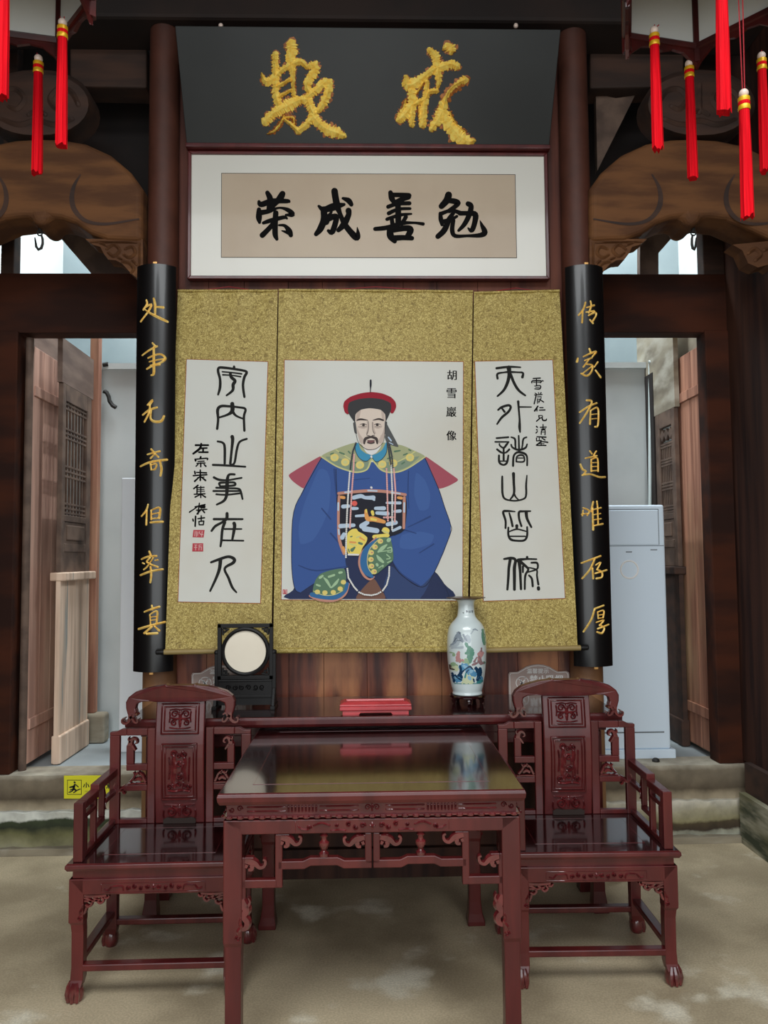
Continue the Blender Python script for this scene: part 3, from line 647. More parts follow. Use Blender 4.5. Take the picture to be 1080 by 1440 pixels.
def scroll(name, label, quad, paper, rod, knobs, group='hanging scrolls'):
    t = thing(name, label, 'hanging scroll', S3((quad[2][0] + quad[3][0]) / 2, 914), group=group)
    def lerp(a, c, f): return (a[0] + (c[0] - a[0]) * f, a[1] + (c[1] - a[1]) * f)
    b = MB(); nx, ny = 30, 40; vs = []
    for lay in (0, 1):
        for j in range(ny + 1):
            L, R = lerp(quad[0], quad[3], j / ny), lerp(quad[1], quad[2], j / ny)
            for i in range(nx + 1):
                p = lerp(L, R, i / nx); u_ = i / nx * 2 - 1
                wv = max(0, (480 - p[1]) / 72, (p[1] - 866) / 50 if p[1] < 900 else (914 - p[1]) / 20); wv = min(1, wv)
                vs.append(S3(p[0], p[1], .002 - .0025 * lay - wv * (.0035 + .0035 * sin(p[0] * .13 + quad[0][0] + 1.5 * sin(p[1] * .03)))))
    n1 = (nx + 1) * (ny + 1); fs = []
    for j in range(ny):
        for i in range(nx):
            a = j * (nx + 1) + i; fs += [(a, a + 1, a + nx + 2, a + nx + 1), (n1 + a, n1 + a + nx + 1, n1 + a + nx + 2, n1 + a + 1)]
    for j in range(ny): fs += [(j * (nx + 1), (j + 1) * (nx + 1), n1 + (j + 1) * (nx + 1), n1 + j * (nx + 1)), (j * (nx + 1) + nx, n1 + j * (nx + 1) + nx, n1 + (j + 1) * (nx + 1) + nx, (j + 1) * (nx + 1) + nx)]
    b.add(vs, fs); b.build('brocade_mount', 'brocade', t, world=True)
    b = MB(); q = [S3(x, y, .005) for x, y in paper]; b.prism(q, [v - sn * .004 for v in q]); b.build('paper', 'paper', t, world=True)
    b = MB(); cxm = sum(x for x, y in paper) / 4; cym = sum(y for x, y in paper) / 4
    q = [S3(x + (1.2 if x > cxm else -1.2), y + (1.2 if y > cym else -1.2), .0035) for x, y in paper]; b.prism(q, [v - sn * .002 for v in q]); b.build('paper_edging', 'gold_dk', t, world=True)
    # top batten, bottom roller with knobs
    a, c = S3(quad[0][0], quad[0][1]), S3(quad[1][0], quad[1][1]); b = MB(); b.tube([a, c], .007, 10); b.build('top_batten', 'brocade', t, world=True, smooth=True)
    a, c = S3(rod[0], rod[2], .001), S3(rod[1], rod[3], .001); r = b = MB(); b.tube([a, c], .0135, 14); ro = b.build('roller', 'roller' if group else 'brocade', t, world=True, smooth=True)
    d = (c - a).normalized()
    for kx, p, s in ((knobs[0], a, -1), (knobs[1], c, 1)):
        if kx:
            b = MB(); b.tube([p, p + d * s * .012, p + d * s * .036, p + d * s * .04], [.011, .012, .012, .008], 12); b.build('knob', 'blackwood', ro, world=True, smooth=True)
    # hanging cord over a nail
    b = MB(); m_ = (S3(quad[0][0], quad[0][1]) + S3(quad[1][0], quad[1][1])) / 2
    top = Vector((m_.x, 3.955, m_.z + .03)); w3 = (quad[1][0] - quad[0][0]) / 1100 * 4 * .3
    b.tube([m_ + Vector((-w3, 0, 0)), top, m_ + Vector((w3, 0, 0))], .002, 6); b.build('hanging_cord', 'red_cord', t, world=True)
    return t


def chars(t, sets, ink='ink2', name='seal_script_character'):
    for (ox, oy), ch in sets:
        fm = crop(ox, oy, 7.579, fS); b = MB()
        for i, s in enumerate(parse(ch)): stroke(b, s, fm, h0=i * .00003)
        b.build(name, ink, t, world=True)


E_, F_, G_, H_ = (250, 500), (250, 670), (670, 500), (670, 670)
tl = scroll('hanging_scroll', 'left gold brocade scroll, six seal script characters, two red seals below its signature', [(250, 409), (390.5, 409), (381.5, 914), (232.5, 917)],
            [(263, 506), (376.5, 509.5), (366, 848), (251, 846)], (231, 382, 917, 914), (1, 0))
chars(tl, [
    (E_, '600,118,26 600,135,30; 430,415,22 450,340,30 450,250,28 430,170,28 440,130,28 500,130,28 580,140,26 700,160,26 735,180,28 710,230,30 695,320,28 710,440,26; 475,172,16 580,182,16 680,195,18; 480,205,18 570,210,14 670,225,18; 560,190,30 570,230,34 610,270,34 590,310,36 585,370,30 520,425,20'),
    (E_, '580,515,44 580,590,44 530,630,26 440,660,20; 580,590,36 620,640,24 700,675,18; 420,780,28 430,680,26 425,580,34 460,540,30 540,540,26 640,550,22 720,570,26 705,650,26 710,800,26'),
    (E_, '425,915,22 480,930,24 500,980,28 500,1150,26; 580,865,40 585,900,36 575,1000,28 560,1150,28; 735,888,22 660,920,24 630,1000,26 605,1140,24 570,1165,20; 375,1165,24 500,1170,24 720,1185,20'),
    (F_, '605,-22,24 550,-20,26 530,20,34 525,100,40 520,200,34 490,260,28 415,300,20; 385,10,26 440,35,26 530,40,20 620,25,20 680,15,20; 450,100,20 445,70,26 520,65,20 600,65,24 600,95,24 450,105,20; 410,120,22 520,125,20 640,130,22 670,160,26 690,240,20; 380,155,22 520,155,20 660,155,20; 410,190,20 520,195,20 660,180,20'),
    (F_, '525,395,34 520,450,34 470,490,26 400,530,28 360,580,24; 385,455,26 520,455,26 690,455,22; 500,490,34 475,570,30 465,680,28 455,745,22; 600,500,38 605,540,36 580,680,24; 500,560,20 600,560,20 680,560,16; 480,680,20 700,685,18'),
    (F_, '355,915,24 450,880,30 540,855,30 600,880,36 590,920,34 500,980,26 540,1080,28 580,1180,28 625,1235,18; 455,890,40 445,980,36 410,1080,30 345,1220,22')])
chars(tl, [
    (E_, '190,955,22 325,955,20; 250,940,20 235,990,26 165,1045,22; 230,990,20 310,985,18; 270,990,20 270,1030,20; 225,1030,18 320,1030,20'),
    (E_, '245,1080,20 240,1095,20; 185,1105,18 190,1120,22; 190,1105,14 310,1095,16 315,1110,14; 215,1130,12 280,1125,14; 205,1150,14 290,1145,14; 245,1145,16 245,1185,16; 215,1160,14 195,1180,14; 280,1160,14 300,1180,18'),
    (E_, '180,1235,18 185,1260,18; 240,1220,16 240,1330,18; 200,1245,14 305,1250,18; 165,1280,16 310,1270,16; 235,1290,14 180,1340,20; 245,1290,14 295,1330,20; 210,1300,10 280,1295,12'),
    (F_, '215,95,18 170,130,16; 205,115,16 205,180,16; 210,120,12 280,115,14; 210,140,10 280,138,10; 210,160,10 285,158,10; 245,105,12 245,225,14; 175,190,14 290,185,14; 235,195,12 185,220,16; 255,195,12 295,220,18'),
    (F_, '185,325,16 290,300,16; 230,285,14 215,400,16; 215,320,10 125,380,16; 235,320,24 285,320,24; 200,360,14 310,350,14; 250,350,16 205,400,16; 260,355,14 285,385,18; 245,335,12 290,335,12'),
    (F_, '160,455,16 165,475,16; 190,425,18 185,530,18; 215,450,14 285,440,16; 250,420,14 250,470,14; 225,480,14 278,475,14; 278,475,14 272,515,14; 225,480,14 228,515,14; 228,515,14 272,515,14')], 'ink', 'signature_character')
for P, lines in (([(166, 570), (286, 570), (276, 650), (158, 648)], '185,585,6 180,635,6; 200,585,6 198,640,6; 215,590,6 212,630,6; 235,585,6 230,605,6 245,610,6; 260,585,6 255,640,6; 240,620,6 268,618,6'),
                 ([(158, 712), (271, 712), (271, 800), (153, 800)], '180,730,6 205,730,6; 192,730,6 190,785,6; 175,755,6 205,755,6; 225,730,6 255,730,6; 228,750,6 250,750,6; 228,730,6 226,785,6; 252,750,6 250,785,6')):
    fm = crop(250, 670, 7.579, fS); b = MB(); b.poly([fm(x, y, 0) for x, y in P])
    for s in parse(lines): stroke(b, s, fm, h0=.0004, mi=1)
    b.build('red_seal', ['seal', 'seal_ln'], tl, world=True)

tr = scroll('hanging_scroll', 'right gold brocade scroll, six seal script characters with a cursive inscription at upper right', [(666.5, 412), (787, 409), (812.5, 913), (660, 915)],
            [(668, 509), (776.5, 507), (794, 841), (680, 845)], (662, 816, 915, 911), (0, 1))
chars(tr, [
    (G_, '215,135,26 350,120,24 470,125,16; 225,245,24 225,195,24 290,180,18 350,175,24 440,178,18 495,185,22 490,230,30; 345,130,50 350,200,40 330,290,34 290,370,28 225,432,20; 365,200,30 400,290,30 450,370,28 520,425,20'),
    (G_, '230,580,20 270,550,26 340,530,26 365,550,26 340,600,26 270,660,26 220,730,18; 270,560,20 300,600,24; 445,490,28 450,560,22 460,680,22 460,760,30 465,815,18; 455,548,18 585,548,12'),
    (G_, '215,880,20 340,870,20; 200,920,18 340,920,16; 245,940,16 250,960,18 290,985,20 320,950,24 345,920,14; 290,980,20 290,1110,24; 220,1000,22 260,1030,22 290,1040,14; 350,1000,22 320,1030,20 290,1040,14; 240,1065,22 245,1140,24 290,1165,20 325,1140,24 340,1065,20; 250,1125,14 330,1125,14; 370,870,16 410,890,22 415,960,20 420,1000,14; 450,855,18 455,1020,22; 535,870,16 500,890,20 490,960,18 480,1000,14; 370,950,18 385,980,20 450,1005,24 520,985,22 540,945,16; 390,1175,24 395,1080,22 420,1040,22 460,1030,26 520,1050,24 540,1090,20 540,1170,20; 425,1130,18 430,1080,18 470,1060,20 505,1075,18 505,1130,18 425,1132,16; 430,1092,12 500,1092,12'),
    (H_, '275,0,20 275,60,24 278,180,24 300,235,22 360,255,18 430,258,18 510,235,20 530,190,22 530,90,22 538,-10,14; 395,-30,34 398,60,28 400,180,26 360,245,16; 400,180,20 420,220,18 450,250,14'),
    (H_, '310,550,22 310,470,24 285,380,26 330,368,24 410,375,14; 350,390,18 370,460,24 385,530,24; 480,530,22 455,450,24 455,380,26 500,372,22 575,370,18; 530,380,36 540,450,30 585,540,22; 430,525,34 430,545,30; 340,545,20 340,620,24 365,670,26 430,685,22 510,680,24 540,630,24 540,540,20; 345,590,14 430,562,18 530,585,14; 360,638,16 520,638,16'),
    (H_, '295,880,22 370,870,30 415,890,30 405,970,36 405,1080,34 405,1205,30; 360,885,34 345,980,30 340,1080,28 330,1205,24; 440,900,30 450,890,34 530,880,22 640,882,18; 540,860,28 540,870,26; 455,900,40 465,1000,30 470,1100,28 475,1200,26; 470,910,34 540,970,26 550,1000,24 520,1060,24 515,1200,22; 495,960,26 495,1020,20; 585,920,20 640,920,24 655,950,22 640,990,20 550,1020,14; 550,970,14 640,995,18 645,1060,20 660,1150,24; 560,1055,20 590,1090,24 600,1170,24; 660,1185,34 662,1200,36')])
chars(tr, [
    (G_, '605,245,14 680,240,14; 590,290,14 600,270,14 690,270,14 680,290,12; 640,250,12 640,310,14; 605,285,8 630,285,8; 650,285,8 675,285,8; 620,325,10 680,320,12 675,355,14 620,355,10; 630,340,8 670,340,8; 705,268,14 710,272,14'),
    (G_, '625,400,10 640,410,12; 660,395,10 665,405,10; 690,395,12 680,405,10; 620,420,12 700,415,12; 635,430,14 615,515,14; 650,440,10 690,438,10; 650,460,10 650,510,10; 650,465,8 675,465,8; 650,485,8 675,485,8; 690,450,10 665,500,12; 670,465,10 715,495,14'),
    (G_, '655,540,16 620,590,18; 645,565,14 645,590,12; 675,555,12 710,555,12; 670,582,12 730,580,14'),
    (G_, '665,640,14 670,665,12 700,660,12 700,640,10 665,640,10; 675,670,14 640,700,14; 700,665,14 710,690,16 740,690,16 748,675,10'),
    (G_, '640,755,16 650,765,14; 640,790,14 650,795,12; 635,825,14 650,810,12; 680,765,12 745,762,12; 710,735,12 710,790,12; 690,785,10 735,780,12; 690,840,12 695,800,12 730,795,12 730,845,12; 695,815,8 730,815,8'),
    (G_, '640,880,14 640,910,10; 645,865,12 740,870,16; 670,865,10 670,910,10; 700,880,12 730,900,14; 640,910,12 690,905,12; 690,915,14 640,955,16; 695,915,12 760,925,16; 660,940,10 720,940,10; 690,925,10 690,955,10; 650,958,12 740,958,14')], 'ink', 'inscription_character')

tc = scroll('portrait_scroll', 'central gold brocade scroll with a painted portrait of a seated man in blue official robes', [(392, 408), (665, 410), (657, 916), (384, 918)],
            [(400.5, 507), (651, 509.5), (650, 844.5), (396, 843)], (385, 656, 915, 913), (0, 0), group=None)
PM = dict(blue=(58, 88, 150), blue2=(66, 98, 160), dblue=(44, 68, 122), navy=(40, 50, 84), navy2=(52, 70, 112), pink=(168, 82, 96), pink2=(148, 66, 82), cape=(168, 172, 132), cape2=(132, 150, 128), gold=(226, 206, 120), edge=(206, 204, 140),
          cblue=(66, 146, 182), skin=(222, 206, 192), skin2=(196, 178, 166), grey=(86, 88, 88), red=(154, 30, 48), dark=(58, 58, 60), line=(30, 36, 58), brow=(70, 60, 58), lip=(120, 84, 84), white=(226, 226, 224),
          beadp=(232, 176, 170), beadw=(226, 226, 222), beadd=(60, 64, 74), blk=(30, 32, 44), cloud=(186, 204, 222), org=(228, 160, 90), orgb=(196, 140, 122), yel=(236, 214, 104), grn=(92, 124, 98), pgrn=(166, 196, 156), brn=(120, 86, 72), rsun=(226, 98, 88), band=(52, 108, 158))
PK = list(PM); MI = {k: i for i, k in enumerate(PK)}
for k in PK: M['paint_' + k] = mat('paint_' + k, PM[k], 0.85)
pb = MB(); lay = [0]
fC = planemap(ST + sn * .0056, sn)
def nxt(): lay[0] += 1; return lay[0] * .00004
def PP(f, k, *pts):                   # filled, smoothed outline
    h = nxt(); P = []
    pts = [tuple(float(v) for v in p.split(',')) for p in ' '.join(pts).split()]
    n = len(pts)
    for i in range(n):
        a, b_, c, d = pts[i - 1], pts[i], pts[(i + 1) % n], pts[(i + 2) % n]
        for j in range(4):
            t_ = j / 4
            cr = [0.5 * (2 * b_[m_] + (c[m_] - a[m_]) * t_ + (2 * a[m_] - 5 * b_[m_] + 4 * c[m_] - d[m_]) * t_ ** 2 + (3 * b_[m_] - a[m_] - 3 * c[m_] + d[m_]) * t_ ** 3) for m_ in (0, 1)]
            li = [b_[m_] + (c[m_] - b_[m_]) * t_ for m_ in (0, 1)]
            P.append([(cr[m_] * .6 + li[m_] * .4) for m_ in (0, 1)])
    pb.poly([f(x, min(y, YMAX), h) for x, y in P], MI[k])
def SS(f, k, txt):
    for s in parse(txt): stroke(pb, s, f, h0=nxt(), mi=MI[k], k=4)
YMAX = 1370
fp = crop(390, 500, 4.0, fC)
PP(fp, 'pink', '250,566 180,600 110,640 64,672 80,700 110,725 155,748 200,680'); PP(fp, 'pink2', '245,572 220,640 155,746 185,740 230,640')
PP(fp, 'pink', '825,566 890,605 960,655 1014,694 1010,708 960,735 905,748 870,680'); PP(fp, 'pink2', '830,572 855,650 900,746 880,740 845,660')
PP(fp, 'navy', '70,1370 88,1320 130,1260 400,1170 640,1165 800,1250 885,1215 935,1280 972,1370')
PP(fp, 'blue', '250,570 340,560 530,600 740,570 828,572 870,660 905,745 940,850 974,950 972,1005 935,1110 885,1215 850,1260 815,1303 790,1292 700,1235 650,1165 640,1100 560,1120 400,1130 400,1185 320,1225 220,1275 130,1335 98,1312 84,1230 80,1090 92,880 150,745')
PP(fp, 'dblue', '385,1120 480,1100 640,1090 640,1170 620,1180 500,1200 400,1190'); PP(fp, 'navy', '385,1130 500,1120 640,1130 640,1250 600,1370 440,1370 400,1250')
PP(fp, 'navy2', '640,1185 700,1240 800,1300 870,1240 800,1370 620,1370 600,1290')
PP(fp, 'brn', '443,1370 480,1310 540,1253 580,1310 606,1370')
PP(fp, 'blue2', '235,640 280,650 300,720 290,860 250,960 200,1040 130,1060 120,960 150,840 190,740'); PP(fp, 'blue2', '780,660 830,700 860,780 850,860 800,870 770,780'); PP(fp, 'blue2', '700,1010 800,990 880,1010 860,1060 760,1090 690,1080')
SS(fp, 'dblue', '320,640,10 330,760,8 345,900,8 370,1060,6; 738,650,6 735,760,6 740,860,6; 860,905,10 800,935,8 735,965,5; 300,1000,10 350,1060,8 385,1130,6; 250,860,8 300,920,8; 120,1180,6 220,1210,8 395,1185,5; 650,1165,8 700,1230,10 800,1295,8; 880,1060,8 800,1110,6; 660,1010,10 700,980,8 780,1000,6; 430,700,4 520,690,3; 620,720,4 680,700,4')
SS(fp, 'line', '250,572,4 155,745,4 92,880,4 80,1090,4 84,1230,4 100,1315,4 130,1335,4; 828,572,4 905,745,4 940,850,4 974,950,4 972,1005,4 885,1215,4 815,1303,4 700,1235,4 650,1165,4 640,1100,4; 130,1335,3 220,1275,3 320,1225,3 400,1187,3; 330,640,4 335,760,3 345,900,3; 885,1215,3 935,1280,3 972,1370,3')
PP(fp, 'cape', '245,568 330,525 440,490 520,520 600,490 700,505 770,535 832,570 745,628 680,655 620,657 580,640 552,605 530,585 505,640 450,657 400,648 330,622')
PP(fp, 'cape2', '270,570 340,575 410,600 500,590 515,600 500,640 450,652 400,642 330,616'); PP(fp, 'cape2', '545,592 620,600 700,590 800,566 740,622 680,648 620,650 585,632')
SS(fp, 'edge', '245,568,6 330,622,7 400,648,7 450,657,8 505,640,8 530,588,8 552,608,8 580,640,8 620,657,7 680,655,7 745,628,7 832,570,6; 330,530,6 420,590,6; 775,540,6 690,592,5 640,605,5')
for x, y in ((322, 574), (382, 600), (465, 616), (590, 612), (652, 606), (746, 574)): SS(fp, 'gold', '%d,%d,44 %d,%d,44' % (x - 2, y, x + 2, y)); SS(fp, 'edge', '%d,%d,20 %d,%d,20' % (x - 2, y, x + 2, y))
SS(fp, 'grn', '300,555,8 315,550,8; 350,545,8 375,555,10; 400,540,8 410,550,8; 430,600,8 440,605,8; 660,540,10 690,535,8; 710,560,8 730,552,8; 740,530,8 750,535,8; 620,580,8 640,575,8; 700,610,8 715,600,8')
PP(fp, 'grey', '608,375 640,430 682,512 650,508 615,490 600,440'); SS(fp, 'cloud', '625,460,8 640,480,8; 630,490,5 650,500,5')
PP(fp, 'white', '478,505 500,545 530,560 560,545 586,505 570,490 490,490')
PP(fp, 'skin', '440,330 480,296 570,296 606,330 612,385 604,460 586,498 545,530 508,530 475,503 456,462 442,400')
PP(fp, 'grey', '427,382 440,374 448,440 434,432'); PP(fp, 'grey', '604,372 618,377 614,430 604,442')
PP(fp, 'skin2', '447,400 462,440 490,480 475,498 455,455'); PP(fp, 'skin2', '603,400 590,440 565,485 585,495 602,455')
PP(fp, 'skin2', '445,330 470,302 462,350 445,375'); PP(fp, 'skin2', '600,325 585,305 588,350 605,375')
PP(fp, 'cblue', '440,500 455,492 470,530 500,552 528,560 522,580 505,593 480,590 455,570 438,530'); PP(fp, 'cblue', '612,488 618,505 614,540 600,570 575,592 555,597 538,585 532,562 560,552 590,530')
SS(fp, 'line', '440,498,3 438,530,3 455,570,3 480,591,3 505,594,3 526,575,3; 616,490,3 615,540,3 600,571,3 575,593,3 552,597,3 534,575,3')
SS(fp, 'white', '528,568,10 530,572,10; 528,742,12 530,744,12')
# hat
PP(fp, 'red', '371,285 378,258 412,232 470,213 530,206 590,214 640,235 664,262 668,290 655,320 640,325 600,270 520,250 430,270 400,330 380,320')
PP(fp, 'dark', '396,300 405,265 455,246 522,239 590,247 636,268 640,305 610,372 606,332 580,306 520,297 470,306 440,332 436,376 402,328')
SS(fp, 'blk', '525,140,10 525,165,11 524,185,6 523,207,4')
# face
fq = crop(475, 530, 10.8, fC)
SS(fq, 'skin2', '320,760,30 390,775,30 440,760,20; 560,765,20 610,775,30 660,755,30; 455,680,30 460,780,30 445,860,30; 535,700,24 545,800,24 570,860,24; 330,900,40 350,980,40; 670,900,40 650,980,40')
SS(fq, 'brow', '292,662,16 350,646,30 455,662,10; 535,662,10 620,642,28 690,662,26; 335,728,6 390,712,12 440,732,8; 555,728,8 600,712,12 655,728,6; 385,736,34 395,736,34; 595,734,34 605,734,34; 465,680,7 468,790,7 440,876,10; 525,690,7 528,800,7 556,866,10; 440,888,10 478,895,10; 520,895,10 560,888,10; 345,752,4 390,760,5 435,750,4; 560,750,4 605,760,5 645,748,4; 240,700,10 262,850,8; 735,690,10 715,840,8')
SS(fq, 'brow', '402,1015,26 415,950,44 460,925,40 505,915,34 550,925,40 588,950,44 600,1012,26')
SS(fq, 'lip', '460,975,26 505,985,44 550,975,26'); SS(fq, 'brow', '455,1000,22 505,1015,16 550,1000,22')
SS(fq, 'brow', '275,850,6 315,1000,7 420,1092,9 500,1108,9 600,1082,8 690,990,7 712,850,6')
# rank badge on the chest
fr = crop(470, 670, 8.0, fC); YMAX = 1395
PP(fr, 'blk', '45,200 420,165 800,200 790,600 600,690 300,890 150,885 60,740 40,420')
SS(fr, 'orgb', '50,192,32 250,172,34 420,162,34 600,174,34 800,207,32; 55,225,30 48,400,30 48,560,30 60,720,34 110,870,30; 788,240,32 785,420,32 782,580,30')
SS(fr, 'cloud', '120,180,16 200,172,16; 380,160,18 480,165,18; 640,180,16 740,195,16; 46,300,20 46,380,20; 788,300,20 786,400,20; 50,600,20 55,650,20')
SS(fr, 'cloud', '220,240,46 300,222,46 350,240,38 440,240,50; 430,250,30 450,265,24; 100,340,45 160,335,40; 210,362,38 260,362,30; 590,298,26 740,300,34; 465,360,36 560,360,46; 480,412,38 600,420,48; 245,447,26 340,440,34; 680,395,32 740,390,38; 310,560,60 370,520,50; 340,590,60 480,612,56; 70,560,50 220,550,40; 600,540,44 690,520,50; 660,612,28 740,575,34; 90,690,50 110,650,40')
SS(fr, 'rsun', '226,305,60 230,305,60'); SS(fr, 'org', '355,385,30 362,440,44 380,480,50 440,480,58 560,512,40; 80,235,34 110,240,34; 720,240,30 755,245,34'); SS(fr, 'yel', '428,400,36 436,430,30; 360,375,16 362,400,20; 420,480,30 470,490,24')
PP(fr, 'yel', '150,640 200,595 250,590 272,620 330,650 372,690 362,740 320,800 280,885 160,878 140,760'); SS(fr, 'yel', '570,605,66 590,612,66; 450,680,44 600,665,44')
SS(fr, 'grn', '185,680,14 200,675,14; 280,750,26 310,760,26; 200,830,40 230,800,20; 160,820,14 170,850,14'); SS(fr, 'org', '180,740,24 240,745,20; 290,690,20 340,720,16; 100,800,30 120,850,30'); SS(fr, 'white', '160,880,20 270,882,20'); SS(fr, 'edge', '250,690,14 300,670,12; 170,760,10 250,780,10; 540,610,16 610,640,14')
# cuffs
SS(fr, 'orgb', '470,690,16 330,830,22 290,910,26 285,1000,26 330,1110,26 400,1160,22 450,1130,14')
SS(fr, 'band', '500,710,40 380,810,70 340,900,80 335,1000,80 370,1080,70 430,1130,30')
PP(fr, 'grn', '500,692 620,690 655,790 664,940 590,1005 480,1095 430,1095 388,1000 385,870 440,770')
for x, y in ((518, 730), (458, 795), (415, 858), (412, 935), (418, 1010), (448, 1072)):
    SS(fr, 'gold', '%d,%d,58 %d,%d,58' % (x - 3, y, x + 3, y)); SS(fr, 'orgb', '%d,%d,18 %d,%d,18' % (x + 8, y, x + 12, y))
SS(fr, 'edge', '510,700,9 420,790,9 385,860,9 372,950,9 385,1030,9 430,1098,9')
SS(fr, 'pgrn', '495,850,20 540,810,44 590,770,16; 480,890,14 510,930,40 550,965,24; 500,850,10 640,830,10; 610,720,44 620,710,40; 600,810,14 640,800,14 645,850,12 600,850,12; 590,880,12 630,920,12 590,930,12; 480,990,30 485,1000,30; 500,1030,10 550,1000,12 545,1020,10; 600,970,12 640,950,12')
YMAX = 1370
SS(fp, 'orgb', '185,1352,14 240,1375,14 320,1378,14 380,1345,14 402,1285,12')
SS(fp, 'band', '195,1345,26 250,1356,28 330,1358,28 378,1322,26 392,1285,22')
PP(fp, 'grn', '240,1230 300,1208 375,1198 388,1250 372,1325 320,1345 250,1345 200,1332 212,1270')
for x, y in ((226, 1330), (268, 1334), (315, 1332), (354, 1312), (372, 1275)): SS(fp, 'gold', '%d,%d,26 %d,%d,26' % (x - 2, y, x + 2, y))
SS(fp, 'pgrn', '300,1305,8 280,1270,16 262,1250,6; 305,1305,8 330,1280,16 345,1258,6; 290,1245,12 320,1235,12; 240,1250,14 255,1240,12; 350,1222,14 362,1220,12; 222,1290,10 240,1296,10'); SS(fp, 'edge', '205,1325,4 260,1348,4 320,1346,4 368,1322,4')
# court beads
def beads(f, k, r, *pts):
    pts = [tuple(float(v) for v in p.split(',')) for p in pts[0].split()]
    L = 0
    for a, c in zip(pts, pts[1:]):
        d = sqrt((c[0] - a[0]) ** 2 + (c[1] - a[1]) ** 2); n = max(1, int(round(d / (r * 1.9))))
        for i in range(n):
            x, y = a[0] + (c[0] - a[0]) * i / n, a[1] + (c[1] - a[1]) * i / n; h = .0085
            pb.poly([f(x + r * cos(2 * pi * q / 7), y + r * sin(2 * pi * q / 7), h) for q in range(7)], MI[k])
beads(fp, 'beadd', 5.5, '442,495 425,540 415,600 410,650'); beads(fp, 'beadd', 5.5, '622,500 630,560 642,640'); beads(fp, 'beadd', 5, '630,500 645,570 650,640')
beads(fp, 'beadw', 5.5, '408,655 400,760 393,880 388,1000 386,1145'); beads(fp, 'beadp', 5.5, '432,560 428,650 418,780 408,980'); beads(fp, 'beadp', 5.5, '614,640 618,760 622,940')
beads(fp, 'beadw', 5.5, '640,620 646,760 645,990'); beads(fp, 'beadp', 5.5, '655,640 664,760 660,945'); beads(fp, 'beadp', 6, '600,912 660,910')
beads(fp, 'beadw', 5.5, '394,1200 400,1250 430,1300 455,1328'); beads(fp, 'beadw', 5.5, '460,1332 490,1345 530,1349 560,1342 590,1326'); beads(fp, 'beadw', 5.5, '593,1322 615,1290 628,1240 630,1180')
pb.build('painted_figure', ['paint_' + k for k in PK], tc, world=True)
for ch, (x, y) in zip('胡雪巖像', ((628.5, 520.5), (628, 546), (627.6, 572.2), (627.8, 605.5))):
    b = MB(); text(b, ch, fC, x - .25, y, 14, h=.0006); text(b, ch, fC, x + .3, y, 14, h=.0008); b.build('caption_character', 'ink', tc, world=True)
b = MB(); b.poly([fC(x, y, .0006) for x, y in ((397.5, 829), (404, 829), (404, 835.5), (397.5, 835.5))]); fm = fC
for s in parse('398.8,830.5,.7 398.8,834,.7; 400.6,830,.7 402.8,830,.7; 401,832.4,.7 402.8,832.4,.7; 402.9,830,.7 402.9,834.5,.7'): stroke(b, s, lambda x, y, h: fC(x, y, h), h0=.0009, mi=1, k=2)
b.build('red_seal', ['seal', 'seal_ln'], tc, world=True)

# couplet boards, curved round the columns
def couplet(label, cx, pts, sets):
    R, cy, zb, zt = .125, 3.965, 1.03, 3.028
    half = .0965; a = math.asin(half / R)
    t = thing('couplet_board', label, 'couplet board', (cx, cy, zb), group='curved couplet boards')
    b = MB(); n = 24; vs = []
    for z in (0, zt - zb):
        for rr in (R, R - .018):
            for i in range(n + 1):
                th = -a + 2 * a * i / n; vs.append((rr * sin(th), -(rr * cos(th)) - .03, z))
    m_ = n + 1; fs = []
    for i in range(n):
        fs += [(i, i + 1, 2 * m_ + i + 1, 2 * m_ + i), (m_ + i + 1, m_ + i, 3 * m_ + i, 3 * m_ + i + 1), (i + 1, i, m_ + i, m_ + i + 1), (2 * m_ + i, 2 * m_ + i + 1, 3 * m_ + i + 1, 3 * m_ + i)]
    fs += [(0, 2 * m_, 3 * m_, m_), (n, m_ + n, 3 * m_ + n, 2 * m_ + n)]
    b.add(vs, fs); b.build('board', 'lacq_blk', t, smooth=True)
    yf = cy - .03 - R
    def fm0(px, py, h):
        p = atY(px, py, yf + .01); dx = max(-.95 * R, min(.95 * R, p.x - cx)); th = math.asin(dx / R)
        return Vector((cx + (R + h) * sin(th), cy - .03 - (R + h) * cos(th), p.z))
    for (ox, oy), ch in sets:
        fm = crop(ox, oy, 5.5375, fm0); b = MB()
        for s in parse(ch): stroke(b, s, fm, h=.006, h0=.0006, wf=1.12)
        b.build('gilt_character', 'gold2', t, world=True, smooth=True)
    for z in (zt - zb, 0):
        b = MB(); d = .012 if z else -.012; b.box(-.008, .012, -R - .028, -R - .018, min(z, z + d), max(z, z + d)); b.build('clip', 'brass', t, bevel=.002)
    return t
L1, L2, R1, R2 = (180, 410), (180, 660), (790, 410), (790, 660)
